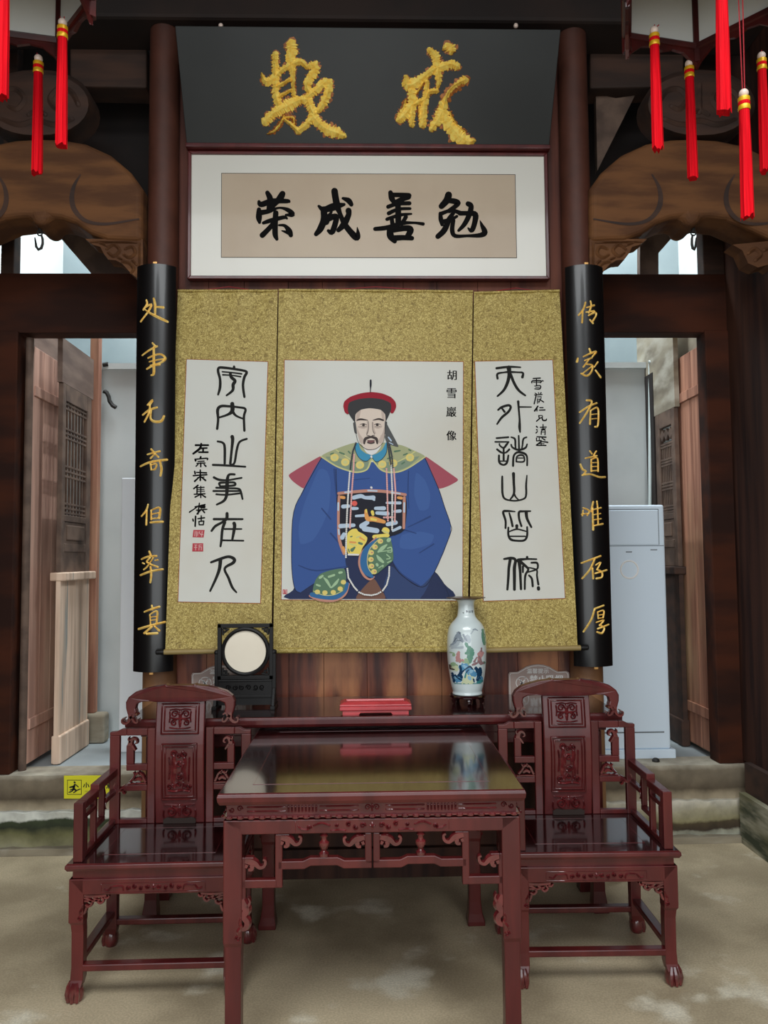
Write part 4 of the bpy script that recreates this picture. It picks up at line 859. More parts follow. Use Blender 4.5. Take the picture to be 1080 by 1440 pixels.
couplet('black curved couplet board with seven gilt characters on the left column', XL, None, [
    (L1, '145,70,14 150,100,16 120,140,16; 125,130,12 185,105,16 160,160,16 95,230,12; 130,140,10 180,175,16 250,210,20 305,232,16; 205,60,14 215,110,18 215,180,14; 220,125,12 275,125,18'),
    (L1, '195,405,12 215,430,16; 110,495,12 170,460,14 230,430,14; 160,520,12 250,490,14 290,520,16 250,560,14 180,580,12; 170,550,10 280,525,12; 150,605,14 200,580,16 250,572,14; 205,440,16 205,540,18 205,640,18 185,655,12'),
    (L1, '155,885,12 195,850,18 170,890,14; 115,960,14 170,925,16 230,905,14; 175,890,14 165,950,16 130,1015,14; 185,930,12 180,990,16 210,1015,18 260,1010,18 280,970,14'),
    (L1, '185,1230,14 210,1260,16; 155,1270,12 250,1245,14; 215,1265,10 180,1300,14; 215,1265,10 240,1290,14; 95,1360,14 180,1330,16 300,1308,16; 180,1345,14 185,1390,12; 190,1350,10 225,1345,12 215,1385,12 185,1390,10; 250,1320,14 262,1380,16 255,1435,14'),
    (L2, '160,275,12 145,320,16 105,365,12; 150,320,12 145,430,16; 185,320,12 185,390,14; 185,320,10 250,300,14 245,380,16; 190,350,10 240,340,10; 190,385,10 240,380,10; 180,415,14 270,408,16'),
    (L2, '170,640,14 180,665,16; 105,700,12 160,680,14 225,675,14; 175,690,12 150,720,14 185,740,12; 200,690,10 155,755,12 125,780,12; 115,730,12 130,735,10; 215,710,10 235,705,12; 180,740,12 235,760,14; 95,825,14 180,795,16 270,778,14; 180,760,14 185,820,16 178,880,14'),
    (L2, '190,1060,14 195,1090,14; 130,1110,12 180,1090,14 245,1070,16; 175,1130,10 180,1210,12; 175,1130,10 230,1105,14 225,1200,14; 185,1150,8 220,1145,8; 185,1175,8 220,1170,8; 80,1245,16 180,1215,16 285,1190,16; 190,1225,14 130,1275,16; 150,1280,16 230,1275,18; 210,1220,12 245,1255,16')])
couplet('black curved couplet board with seven gilt characters on the column beside the air conditioner', XR, None, [
    (R1, '180,90,12 165,140,14 130,185,12; 160,150,12 155,245,12; 190,130,10 250,110,14; 220,80,12 225,120,14 205,170,12; 185,165,10 250,155,14; 205,190,12 260,165,14 265,190,12 240,230,14; 215,225,12 240,250,14'),
    (R1, '210,450,14 220,475,14; 125,520,12 120,545,16; 165,510,10 220,485,14 268,470,14 235,510,12; 175,540,10 230,520,12; 210,530,10 165,590,12; 190,570,10 235,580,14 225,630,14 190,660,14 150,640,12; 225,590,10 160,640,10; 280,550,14 250,590,10; 260,615,12 305,665,16'),
    (R1, '190,850,14 230,860,14 200,930,14 140,1025,12; 140,940,12 200,900,14 270,870,12; 220,930,12 215,1035,14; 220,930,10 280,910,14 280,1040,14 255,1055,12; 230,960,8 270,955,8; 230,995,8 270,990,8'),
    (R1, '215,1245,12 230,1265,12; 265,1245,12 245,1275,12; 180,1300,10 270,1280,12; 225,1310,12 225,1400,14; 225,1310,10 275,1300,12 280,1400,14; 235,1335,8 270,1333,8; 235,1365,8 270,1363,8; 230,1398,10 275,1395,10; 145,1345,12 160,1385,14 185,1400,12 165,1425,10; 160,1430,14 220,1425,12 290,1445,14 345,1443,14'),
    (R2, '165,320,10 160,360,12; 165,300,10 210,325,12 195,360,10; 155,350,10 205,345,12; 240,255,14 230,300,14 225,330,10; 235,300,12 240,470,16; 270,250,12 275,290,12; 235,315,10 305,300,12; 240,355,8 300,345,10; 240,395,8 305,385,10; 245,440,10 320,425,14; 275,290,12 280,430,12'),
    (R2, '155,730,12 230,700,14 300,675,14; 255,690,14 215,780,14 160,850,12; 235,770,12 240,850,14; 260,745,10 300,725,12 270,780,12; 270,780,12 310,800,14 310,840,14 265,850,14; 255,810,12 355,785,14'),
    (R2, '250,1085,12 325,1060,14; 250,1090,14 225,1170,14 170,1265,12; 275,1110,10 280,1160,12; 275,1110,10 325,1100,12 320,1155,12; 280,1135,8 320,1130,8; 280,1160,8 320,1155,8; 265,1190,10 325,1175,12 290,1215,12; 290,1210,12 330,1235,14 310,1275,16 270,1265,12; 275,1240,12 370,1210,14')])
# ================================================================== furniture
def ridge(b, txt, place, h=.006, jag=0.0, wf=1.0, mi=0):
    """carved ridges: 'u,v,w' in millimetres on a surface given by place(u, v, h)"""
    for s in parse(txt): stroke(b, s, place, h=h, mi=mi, wf=wf, k=4, cap=4)


def bar(b, x0, x1, z0, z1, y0, y1): b.box(min(x0, x1), max(x0, x1), y0, y1, min(z0, z1), max(z0, z1))


def spiral(u, v, r, w, turn=1.3, a0=0.0, sg=1):
    n = 9; return ' '.join('%.2f,%.2f,%.2f' % (u + r * (1 - .75 * i / n) * cos(a0 + sg * turn * 2 * pi * i / n), v + r * (1 - .75 * i / n) * sin(a0 + sg * turn * 2 * pi * i / n), w * (1 - .4 * i / n)) for i in range(n + 1))


def slab_stroke(b, txt, y0, y1, sx=.001, k=4, ox=0, oz=0, flip=1):
    """a bent bar with depth: ribbon of 'x,z,w' millimetres extruded from y0 to y1, its front rounded"""
    for s in parse(txt):
        P = spline(s, k); n = len(P); L = []; R = []
        for i, (x, z, w) in enumerate(P):
            a = P[max(i - 1, 0)]; c = P[min(i + 1, n - 1)]; dx, dz = c[0] - a[0], c[1] - a[1]; l = sqrt(dx * dx + dz * dz) or 1
            dx /= l; dz /= l
            L.append((flip * (x + dz * w / 2) * sx + ox, (z - dx * w / 2) * sx + oz)); R.append((flip * (x - dz * w / 2) * sx + ox, (z + dx * w / 2) * sx + oz))
        ym = (y0 + y1) / 2; vs = []; g = .2
        for (lx, lz), (rx, rz) in zip(L, R):
            ix, iz = (rx - lx) * g, (rz - lz) * g
            vs += [(lx, ym, lz), (lx + ix, y0, lz + iz), (rx - ix, y0, rz - iz), (rx, ym, rz), (rx - ix, y1, rz - iz), (lx + ix, y1, lz + iz)]
        fs = [(6 * i + q, 6 * i + (q + 1) % 6, 6 * i + 6 + (q + 1) % 6, 6 * i + 6 + q) for i in range(n - 1) for q in range(6)]
        fs += [tuple(range(5, -1, -1)), tuple(6 * (n - 1) + q for q in range(6))]
        b.add(vs, fs)


def moulded(b, hx, hy, prof, cx=0, cy=0, top=False):
    """rectangular ring of moulding: prof = (overhang, z) list from bottom to top, closed at both ends"""
    vs = []; 
    for o, z in prof: vs += [(cx - hx - o, cy - hy - o, z), (cx + hx + o, cy - hy - o, z), (cx + hx + o, cy + hy + o, z), (cx - hx - o, cy + hy + o, z)]
    fs = [(4 * i + q, 4 * i + (q + 1) % 4, 4 * i + 4 + (q + 1) % 4, 4 * i + 4 + q) for i in range(len(prof) - 1) for q in range(4)]
    n = len(prof) - 1; fs += [(3, 2, 1, 0), (4 * n, 4 * n + 1, 4 * n + 2, 4 * n + 3)]
    b.add(vs, fs)
    if top: b.m[-1] = 1


def leg_solid(b, secs):
    """square leg from sections (cx, cy, half x, half y, z)"""
    vs = []
    for cx, cy, hx, hy, z in secs: vs += [(cx - hx, cy - hy, z), (cx + hx, cy - hy, z), (cx + hx, cy + hy, z), (cx - hx, cy + hy, z)]
    n = len(secs) - 1
    fs = [(4 * i + q, 4 * i + (q + 1) % 4, 4 * i + 4 + (q + 1) % 4, 4 * i + 4 + q) for i in range(n) for q in range(4)] + [(3, 2, 1, 0), (4 * n, 4 * n + 1, 4 * n + 2, 4 * n + 3)]
    b.add(vs, fs)


# ---------------------------------------------------------------- square table
TX, TY, TW, TZ = .024, 3.005, .966, .83
t = thing('square_table', 'large square carved dark red table in the centre, its polished top reflecting the scrolls', 'table', (TX, TY, 0), rz=-.004)
H = TW / 2
b = MB(); pw = .388
moulded(b, H, H, [(-.012, TZ - .040), (-.002, TZ - .037), (.004, TZ - .026), (.006, TZ - .012), (.003, TZ - .003), (-.002, TZ)], top=True)
b.build('tabletop_frame', ['rose', 'rose_top'], t, bevel=.0015)
b = MB(); b.box(-pw, pw, -pw, pw, TZ - .004, TZ + .0006); tp = b.build('tabletop_panel', 'rose_top', t)
b = MB()
for s in (-1, 1):
    b.box(-pw - .0015, pw + .0015, s * pw - .0015, s * pw + .0015, TZ - .003, TZ + .0012); b.box(s * pw - .0015, s * pw + .0015, -pw, pw, TZ - .003, TZ + .0012)
b.build('panel_joint', 'rose_carved', tp)
b = MB(); hw = H - .022; moulded(b, hw, hw, [(0, TZ - .074), (0, TZ - .038)])
wa = b.build('waist', 'rose', t)
# carved rods and rosettes of the waist, beaded moulding under it
for q in range(4):
    R = Matrix.Rotation(q * pi / 2, 4, 'Z')
    def pl(u, v, h, R=R): return R @ Vector((u * .001, -hw - h, TZ - .056 + v * .001))
    b = MB()
    for s in (-1, 1):
        for v in (-7, 6):
            ridge(b, '%d,%d,6 %d,%d,6; %d,%d,6 %d,%d,6' % (s * 45, v, s * 165, v, s * 275, v, s * 395, v), pl, h=.004)
        for i in range(9): ridge(b, '%d,-9,7 %d,8,7' % (s * (178 + i * 11), s * (178 + i * 11)), pl, h=.005)
        ridge(b, spiral(s * 420, 2, 9, 5) + ';' + spiral(s * 445, -2, 8, 5, a0=pi), pl, h=.005)
    ridge(b, spiral(-14, 0, 10, 5) + ';' + spiral(14, 0, 10, 5, a0=pi, sg=-1) + '; 0,-10,6 0,10,6', pl, h=.005)
    b.build('waist_carving', 'rose_carved', wa, smooth=True)
b = MB(); ho = H - .014; moulded(b, ho, ho, [(-.006, TZ - .084), (.002, TZ - .081), (.002, TZ - .077), (-.006, TZ - .074)])
for q in range(4):
    R = Matrix.Rotation(q * pi / 2, 4, 'Z')
    n = 27
    for i in range(n):
        u = -ho + 2 * ho * (i + .5) / n; l = ho / n * .62
        b.tube([R @ Vector((u - l, -ho - .003, TZ - .0795)), R @ Vector((u - l * .5, -ho - .005, TZ - .079)), R @ Vector((u + l * .5, -ho - .005, TZ - .079)), R @ Vector((u + l, -ho - .003, TZ - .0795))], [.002, .0055, .0055, .002], 6)
b.build('beaded_moulding', 'rose_carved', t, smooth=True)
LO = H - .012    # outer face of legs and aprons
LW = .030        # half leg
for q in range(4):
    R = Matrix.Rotation(q * pi / 2, 4, 'Z')
    b = MB(); zt, zb = TZ - .088, TZ - .132
    b.xz([(-LO, zt), (LO, zt), (LO - 2 * LW, zb), (-LO + 2 * LW, zb)], -LO, -LO + .03)
    for i in range(len(b.v)): b.v[i] = R @ b.v[i]
    ap = b.build('apron', 'rose', t, bevel=.003)
    def pl(u, v, h, R=R): return R @ Vector((u * .001, -LO - h, TZ - .111 + v * .001))
    b = MB()
    for s in (-1, 1):
        ridge(b, ';'.join([spiral(s * 30, 2, 9, 5), spiral(s * 52, -4, 8, 5, a0=2), '%d,-12,5 %d,-10,6 %d,-12,5' % (s * 85, s * 105, s * 130), '%d,4,5 %d,12,6 %d,4,5' % (s * 135, s * 160, s * 185), spiral(s * 75, 6, 8, 5, a0=1), spiral(s * 200, -2, 7, 5), '%d,-8,5 %d,-6,5 %d,2,4' % (s * 205, s * 222, s * 235), spiral(s * 112, 5, 6, 4, a0=3)]), pl, h=.007, wf=1.35)
    ridge(b, '0,-8,7 0,9,9; -8,2,6 8,2,6', pl, h=.005)
    for s in (-1, 1): ridge(b, '%d,-18,2 %d,18,2' % (s * 243, s * 243), pl, h=.001)
    b.build('apron_carving', 'rose_carved', ap, smooth=True)
    # fretwork under the apron: hooked frame, arched stretcher
    b = MB(); y0, y1 = -LO + .006, -LO + .030; Z = TZ - .132
    for s in (-1, 1):
        bar(b, s * .002, s * .024, Z - .098, Z - .002, y0, y1)                          # middle post
        bar(b, s * .020, s * .052, Z - .028, Z - .008, y0, y1)
        ar = [(.022, Z - .112), (.092, Z - .112), (.112, Z - .102), (.196, Z - .102), (.216, Z - .112), (.30, Z - .112), (.30, Z - .086), (.220, Z - .086), (.198, Z - .076), (.110, Z - .076), (.088, Z - .086), (.002, Z - .086), (.002, Z - .112)]
        b.xz([(s * x, z) for x, z in (ar if s > 0 else ar[::-1])], y0, y1)
        bar(b, s * .285, s * .308, Z - .168, Z - .002, y0, y1); bar(b, s * .262, s * .29, Z - .022, Z - .002, y0, y1)
        bar(b, s * .30, s * .418, Z - .168, Z - .142, y0, y1)
        bar(b, s * .400, s * .424, Z - .205, Z - .072, y0, y1); bar(b, s * .375, s * .41, Z - .094, Z - .072, y0, y1)
    for i in range(len(b.v)): b.v[i] = R @ b.v[i]
    fw = b.build('fretwork', 'rose', t, bevel=.003)
    hook = '18,-10,20 0,-14,30 -14,-20,25 -28,-32,17 -42,-27,15 -46,-12,13 -38,-7,9; -4,-24,24 -2,-36,19 8,-38,12; 12,-22,17 16,-32,12'
    tail = '0,0,24 4,-16,34 13,-34,35 5,-54,27 16,-70,27 12,-88,24 -4,-92,17 -8,-80,12 0,-76,9; 16,-26,15 25,-10,10 20,4,5'
    for s in (-1, 1):
        for st_, ox, oz, fl in ((hook, s * .272, Z - .002, s), (hook, s * .044, Z - .006, -s), (hook, s * .384, Z - .072, s), (tail, s * .412, Z - .20, -s)):
            b = MB(); slab_stroke(b, st_, y0 - .003, y1 - .002, ox=ox, oz=oz, flip=fl)
            for i in range(len(b.v)): b.v[i] = R @ b.v[i]
            b.build('scroll_head', 'rose_carved', fw, smooth=True)
    for s in (-1, 1):
        b = MB(); b.lathe([(.004, -.076), (.016, -.075), (.016, -.066), (.008, -.058), (.012, -.05), (.017, -.04), (.017, -.032), (.01, -.026), (.009, -.018), (.014, -.01), (.004, -.001)], (0, 0, 0), 16)
        for i in range(len(b.v)): b.v[i] = R @ (b.v[i] + Vector((s * .154, (y0 + y1) / 2, Z)))
        b.build('baluster', 'rose_carved', fw, smooth=True)
for sx in (-1, 1):
    for sy in (-1, 1):
        b = MB(); c = LO - LW
        def sec(z, hx, dx=0.0): return (sx * (c + dx), sy * (c + dx), hx, hx, z)
        leg_solid(b, [sec(0, .037, .004), sec(.018, .037, .004), sec(.05, .030, .001), sec(.10, .0255, -.001), sec(.30, .0255, -.001), sec(.352, .0265, -.001), sec(.365, LW, 0), sec(.40, LW, 0), sec(TZ - .088, LW, 0)])
        lg = b.build('leg', 'rose', t, bevel=.004)
        b = MB()
        for face in (0, 1):
            def pl(u, v, h, face=face):
                if face == 0: return Vector((sx * (c - LW + .004 + u * .001), sy * (c + LW + h), .40 + v * .001))
                return Vector((sx * (c + LW + h), sy * (c - LW + .004 + u * .001), .40 + v * .001))
            ridge(b, '0,42,5 3,28,10 0,14,12 8,0,14 6,-16,12; ' + spiral(8, -20, 9, 6), pl, h=.006)
        b.build('scroll_carving', 'rose_carved', lg, smooth=True)


# ---------------------------------------------------------------- long altar table
ax0, ax1, ay0, ay1, AZ = -1.02, 1.115, 3.40, 3.90, .89
t = thing('altar_table', 'long narrow dark red altar table against the plank wall, behind the square table', 'table', ((ax0 + ax1) / 2, (ay0 + ay1) / 2, 0))
hx, hy = (ax1 - ax0) / 2 - .004, (ay1 - ay0) / 2 - .004
b = MB(); moulded(b, hx, hy, [(-.014, AZ - .046), (-.004, AZ - .042), (.003, AZ - .03), (.004, AZ - .012), (.001, AZ - .003), (-.004, AZ)], top=True); b.build('tabletop', ['rose', 'rose_top'], t, bevel=.0015)
b = MB(); moulded(b, hx - .03, hy - .125, [(0, AZ - .10), (0, AZ - .046)])
b.build('waist', 'rose', t)
for sx in (-1, 1):
    for sy in (-1, 1):
        b = MB(); leg_solid(b, [(sx * (hx - .075), sy * (hy - .135), .034, .034, 0), (sx * (hx - .078), sy * (hy - .137), .032, .032, .03), (sx * (hx - .08), sy * (hy - .14), .026, .026, .09), (sx * (hx - .08), sy * (hy - .14), .026, .026, AZ - .1)])
        b.build('leg', 'rose', t, bevel=.003)
for sy in (-1, 1):
    b = MB(); yy = sy * (hy - .135)
    b.box(-hx + .06, hx - .06, yy - .011, yy + .011, AZ - .15, AZ - .1)
    for s in (-1, 1):
        bar(b, s * (hx - .30), s * (hx - .106), AZ - .19, AZ - .15, yy - .01, yy + .01); bar(b, s * (hx - .18), s * (hx - .106), AZ - .26, AZ - .19, yy - .01, yy + .01)
    ap = b.build('apron', 'rose', t, bevel=.004)
    for s in (-1, 1):
        b = MB(); slab_stroke(b, '0,0,30 -20,-14,26 -34,-34,18 -24,-48,14 -12,-38,10', yy - .012, yy + .012, ox=s * (hx - .30), oz=AZ - .155, flip=s)
        b.build('scroll_head', 'rose_carved', ap, smooth=True)
b = MB()
for sx in (-1, 1): b.box(sx * (hx - .08) - .015, sx * (hx - .08) + .015, -hy + .16, hy - .16, .10, .125)
b.build('side_rail', 'rose', t, bevel=.003)


# ---------------------------------------------------------------- armchairs
def armchair(label, loc, rz=0.0):
    """x right, y towards the wall; origin on the floor under the seat's middle"""
    t = thing('armchair', label, 'armchair', loc, rz, 'carved armchairs')
    SW, SD, SZ = .312, .235, .485
    b = MB(); moulded(b, SW - .004, SD - .004, [(-.012, SZ - .030), (-.002, SZ - .026), (.004, SZ - .016), (.003, SZ - .005), (-.004, SZ)], top=True)
    st = b.build('seat', ['rose', 'rose_top'], t, bevel=.0015)
    b = MB(); b.box(-.205, .205, -.145, .135, SZ - .004, SZ + .0007); b.build('seat_panel', 'rose_top', st)
    b = MB()
    for s in (-1, 1): b.box(-.207, .207, s * .14 - .005 - .001, s * .14 - .005 + .001, SZ - .002, SZ + .0012); b.box(s * .206 - .001, s * .206 + .001, -.145, .135, SZ - .002, SZ + .0012)
    b.build('panel_joint', 'rose_carved', st)
    b = MB(); moulded(b, SW - .022, SD - .022, [(0, SZ - .056), (0, SZ - .029)]); b.build('waist', 'rose', t)
    lo, ld, lw = SW - .012, SD - .012, .026
    # aprons with relief and pierced cloud brackets
    for q in range(4):
        R = Matrix.Rotation(q * pi / 2, 4, 'Z'); hl, dp = (lo, ld) if q % 2 == 0 else (ld, lo)
        b = MB(); zt, zb = SZ - .056, SZ - .112
        b.xz([(-hl, zt), (hl, zt), (hl - 2 * lw, zb), (-hl + 2 * lw, zb)], -dp, -dp + .028)
        for i in range(len(b.v)): b.v[i] = R @ b.v[i]
        ap = b.build('apron', 'rose', t, bevel=.003)
        def pl(u, v, h, R=R, dp=dp): return R @ Vector((u * .001, -dp - h, SZ - .088 + v * .001))
        b = MB(); k = hl / lo
        for s in (-1, 1):
            ridge(b, ';'.join(['%d,-4,5 %d,-8,6 %d,4,5' % (s * 172 * k, s * 160 * k, s * 148 * k), '%d,5,5 %d,6,5 %d,-9,5' % (s * 142 * k, s * 112 * k, s * 106 * k), spiral(s * 90 * k, -3, 8, 5), spiral(s * 66 * k, 3, 8, 5, a0=2), spiral(s * 44 * k, -4, 7, 5, a0=1), spiral(s * 20 * k, 2, 8, 5, a0=3)]), pl, h=.007, wf=1.35)
        ridge(b, '0,-8,6 0,8,8; -7,0,5 7,0,5', pl, h=.006)
        ridge(b, '%d,16,2.5 %d,16,2.5; %d,-16,2.5 %d,-16,2.5; %d,16,2.5 %d,-16,2.5; %d,16,2.5 %d,-16,2.5' % (-185 * k, 185 * k, -185 * k, 185 * k, -185 * k, -185 * k, 185 * k, 185 * k), pl, h=.002)
        b.build('apron_carving', 'rose_carved', ap, smooth=True)
        for s in (-1, 1):
            b = MB(); slab_stroke(b, '0,-7,15 -40,-9,14 -80,-6,12; 0,-12,13 -18,-20,12 -28,-34,12 -18,-44,11 -5,-38,9; -34,-14,12 -46,-24,12 -58,-34,11 -70,-24,11 -62,-13,9; -10,-46,12 -5,-62,12 0,-70,10; -2,-24,9 -30,-26,9 -58,-20,8; -72,-14,10 -84,-16,9 -90,-8,7', -dp + .004, -dp + .022, ox=s * (hl - 2 * lw), oz=zb + .002, flip=s)
            for i in range(len(b.v)): b.v[i] = R @ b.v[i]
            b.build('cloud_bracket', 'rose_carved', ap, smooth=True)
    for sx in (-1, 1):
        for sy in (-1, 1):
            cx, cy = lo - lw, ld - lw; b = MB()
            def sec(z, hx, d=0.0): return (sx * (cx + d), sy * (cy + d), hx, hx, z)
            leg_solid(b, [sec(.05, .024, .004), sec(.075, .0225, -.003), sec(.12, .021, -.004), sec(.24, .0215, -.004), sec(.268, .0225, -.002), sec(.278, .026), sec(SZ - .056, .026)])
            lg = b.build('leg', 'rose', t, bevel=.003)
            # claw and ball foot
            b = MB(); b.lathe([(.001, 0), (.023, .0), (.028, .010), (.029, .022), (.027, .040), (.023, .056), (.020, .062), (.001, .063)], (sx * (cx + .003), sy * (cy + .003), 0), 16)
            for i in range(5):
                a = atan2(sy, sx) + (i - 2) * .62; ux, uy = cos(a), sin(a); fx, fy = sx * (cx + .003), sy * (cy + .003)
                b.tube([(fx + ux * .017, fy + uy * .017, .066), (fx + ux * .025, fy + uy * .025, .048), (fx + ux * .030, fy + uy * .030, .024), (fx + ux * .029, fy + uy * .029, .004)], [.008, .010, .0095, .006], 7)
            b.build('claw_foot', 'rose_carved', lg, smooth=True)
            b = MB()
            for face in (0, 1):
                def pl(u, v, h, face=face):
                    if face == 0: return Vector((sx * (cx - .018 + u * .001), sy * (cy + .026 + h), .30 + v * .001))
                    return Vector((sx * (cx + .026 + h), sy * (cy - .018 + u * .001), .30 + v * .001))
                ridge(b, '-8,40,4 -4,26,8 2,14,10 0,2,10; ' + spiral(2, -8, 8, 6), pl, h=.006)
            b.build('scroll_carving', 'rose_carved', lg, smooth=True)
    for q in range(4):
        R = Matrix.Rotation(q * pi / 2, 4, 'Z'); hl, dp = (lo, ld) if q % 2 == 0 else (ld, lo)
        z = .118 if q == 0 else (.10 if q == 2 else .135)
        b = MB(); b.box(-hl + 2 * lw - .006, hl - 2 * lw + .006, -dp + .008, -dp + .044, z - .014, z + .010)
        for i in range(len(b.v)): b.v[i] = R @ b.v[i]
        b.build('stretcher', 'rose', t, bevel=.004)
    # back: splat with three carved panels, cloud crest, stepped side frames; millimetres in the plane of the back
    yb0, yb1 = SD - .045, SD - .017
    hs = .100
    b = MB(); n = 10
    vs = []
    for i in range(n + 1):                                       # gently curved splat
        z = SZ + .535 * i / n; cv = -.020 * sin(pi * i / n) + (.012 * (i / n) ** 4)
        vs += [(-hs, yb0 + cv, z), (hs, yb0 + cv, z), (hs, yb1 + cv, z), (-hs, yb1 + cv, z)]
    fs = [(4 * i + q, 4 * i + (q + 1) % 4, 4 * i + 4 + (q + 1) % 4, 4 * i + 4 + q) for i in range(n) for q in range(4)] + [(3, 2, 1, 0), (4 * n, 4 * n + 1, 4 * n + 2, 4 * n + 3)]
    b.add(vs, fs); sp = b.build('splat', 'rose', t, bevel=.004)
    def cvz(z): f_ = (z - SZ) / .535; return -.020 * sin(pi * max(0, min(1, f_))) + .012 * max(0, f_) ** 4
    for z0, z1, hwid, carve in ((.365, .485, .076, [spiral(-24, 20, 16, 8), spiral(24, 20, 16, 8, a0=pi, sg=-1), spiral(-26, -18, 14, 8, a0=1), spiral(26, -18, 14, 8, a0=2, sg=-1), '0,34,9 0,10,14 0,-12,14 0,-34,8', '-40,4,7 -16,0,9 16,0,9 40,4,7', '-44,38,6 -20,42,6 0,38,6 20,42,6 44,38,6', '-44,-38,6 -20,-42,6 20,-42,6 44,-38,6', '-46,30,6 -44,10,7 -46,-14,6', '46,30,6 44,10,7 46,-14,6']),
                               (.10, .325, .070, ['-22,70,12 -24,40,20 -22,8,24 -26,-30,20 -20,-66,14', '22,62,12 24,36,18 18,8,20 24,-30,18 20,-66,14', spiral(-24, 76, 14, 9), spiral(22, 74, 13, 9, a0=2), spiral(0, 30, 14, 9, a0=1), spiral(2, -16, 16, 9, a0=4), '-44,60,7 -40,20,8 -44,-30,7', '44,60,7 42,10,8 40,-40,7', spiral(-40, -64, 12, 7), spiral(40, -62, 12, 7, sg=-1), '-46,-80,8 -20,-84,10 10,-80,10 46,-84,8', spiral(0, 66, 11, 7), spiral(0, -52, 12, 8, a0=2)])):
        zc = SZ + (z0 + z1) / 2; hh = (z1 - z0) / 2
        yf = yb0 + cvz(zc) - .002
        tl = (cvz(zc + hh) - cvz(zc - hh)) / (2 * hh)
        def pl(u, v, h, zc=zc, yf=yf, tl=tl): return Vector((u * .001, yf - h + tl * v * .001, zc + v * .001))
        b = MB(); a_, c_ = hwid * 1000, hh * 1000
        for w_ in (0, 12):
            for s in ('%f,%f,6 %f,%f,6', ): 
                for (u0, v0, u1, v1) in ((-a_ + w_, c_ - w_, a_ - w_, c_ - w_), (a_ - w_, c_ - w_, a_ - w_, -c_ + w_), (a_ - w_, -c_ + w_, -a_ + w_, -c_ + w_), (-a_ + w_, -c_ + w_, -a_ + w_, c_ - w_)):
                    ridge(b, s % (u0, v0, u1, v1), pl, h=.005 if w_ == 0 else .003)
        fr = b.build('panel_moulding', 'rose', sp, smooth=True)
        b = MB(); ridge(b, ';'.join(carve), lambda u, v, h: pl(u * .95, v * (.95 if hh > .08 else .92), h), h=.007, wf=1.05)
        b.build('relief_carving', 'rose_carved', sp, smooth=True)
    # pierced foot panel of the splat
    b = MB(); yf = yb0 + cvz(SZ + .05) - .0015
    def pl(u, v, h): return Vector((u * .001, yf - h, SZ + .048 + v * .001))
    for s in (-1, 1): ridge(b, ';'.join([spiral(s * 32, 2, 22, 11, a0=pi / 2, sg=s, turn=1.5), '%d,26,8 %d,30,8' % (s * 10, s * 62), '%d,-20,8 %d,-10,8 %d,6,8' % (s * 64, s * 66, s * 64)]), pl, h=.010)
    ridge(b, '0,28,10 0,6,16 0,-14,10', pl, h=.008); b.build('foot_carving', 'rose_carved', sp, smooth=True)
    b = MB(); b.xz([(-.066, SZ + .001), (.066, SZ + .001), (.066, SZ + .018), (.05, SZ + .026), (.02, SZ + .022), (-.02, SZ + .022), (-.05, SZ + .026), (-.066, SZ + .018)], yf - .0008, yf + .004); b.build('foot_gap', 'ceil', sp)
    # crest rail
    half = [(0, 560), (52, 561), (60, 566), (70, 561), (112, 555), (150, 546), (188, 534), (214, 514), (224, 494), (223, 470), (217, 448), (214, 438),
            (198, 424), (186, 436), (178, 452), (184, 470), (180, 488), (160, 496), (130, 497), (101, 490), (101, 440), (96, 430), (0, 430)]
    pts = [(x * .001, SZ + z * .001) for x, z in half] + [(-x * .001, SZ + z * .001) for x, z in half[-2:0:-1]]
    b = MB(); y0, y1 = yb0 - .006, yb1 + .008
    front = [(x, z) for x, z in half if True]
    # crest band only (the splat runs up to it)
    band = [(0, 562), (52, 562), (60, 567), (70, 562), (112, 556), (150, 547), (188, 535), (214, 515), (225, 494), (224, 470), (218, 448), (213, 436), (197, 426), (188, 438), (180, 452), (185, 468), (181, 486), (160, 495), (130, 497), (100, 494), (0, 494)]
    pts = [(x * .001, SZ + z * .001) for x, z in band] + [(-x * .001, SZ + z * .001) for x, z in band[-2:0:-1]]
    near = [(x, y0 - .018 * max(0, 1 - abs(x) / .12) + .0, z) for x, z in pts]; far = [(x, y1, z) for x, z in pts]
    b.prism(near, far); cr = b.build('crest_rail', 'rose', t, bevel=.005)
    for s in (-1, 1):
        b = MB(); slab_stroke(b, '205,446,26 206,430,22 212,416,16 224,408,14 236,412,12 238,424,10 230,428,7; 204,438,20 194,424,16 184,412,12 174,414,10 176,426,8; 196,430,10 188,446,12 176,440,8', y0 - .006, y1 - .002, flip=s, oz=SZ)
        b.build('crest_scroll', 'rose_carved', cr, smooth=True)
    # stepped side frames
    XO = SW - .022
    for s in (-1, 1):
        b = MB(); y0, y1 = yb0 + .001, yb1 - .001
        def br(x0, x1, z0, z1): bar(b, s * x0, s * x1, SZ + z0, SZ + z1, y0, y1)
        br(.104, .136, 0, .385); br(.136, .222, .357, .385)
        st_ = [(.222, .357), (XO, .357), (XO, .372), (.262, .374), (.240, .385), (.222, .385)]
        b.xz([(s * x, SZ + z) for x, z in (st_ if s > 0 else st_[::-1])], y0, y1)
        br(XO - .040, XO, 0, .3575)
        br(.136, .222, .214, .240); br(.192, .222, .240, .318)
        br(.136, .232, .132, .156); br(.136, XO - .04, 0, .018)
        fr = b.build('side_frame', 'rose', t, bevel=.003)
        b = MB(); slab_stroke(b, '207,316,28 204,332,24 194,344,16 182,340,12 178,328,10 186,324,7; 206,330,14 214,342,8 212,350,4; 200,318,14 190,304,12 184,296,7', y0 - .003, y1 - .002, oz=SZ, flip=s)
        b.build('scroll_head', 'rose_carved', fr, smooth=True); b = MB()
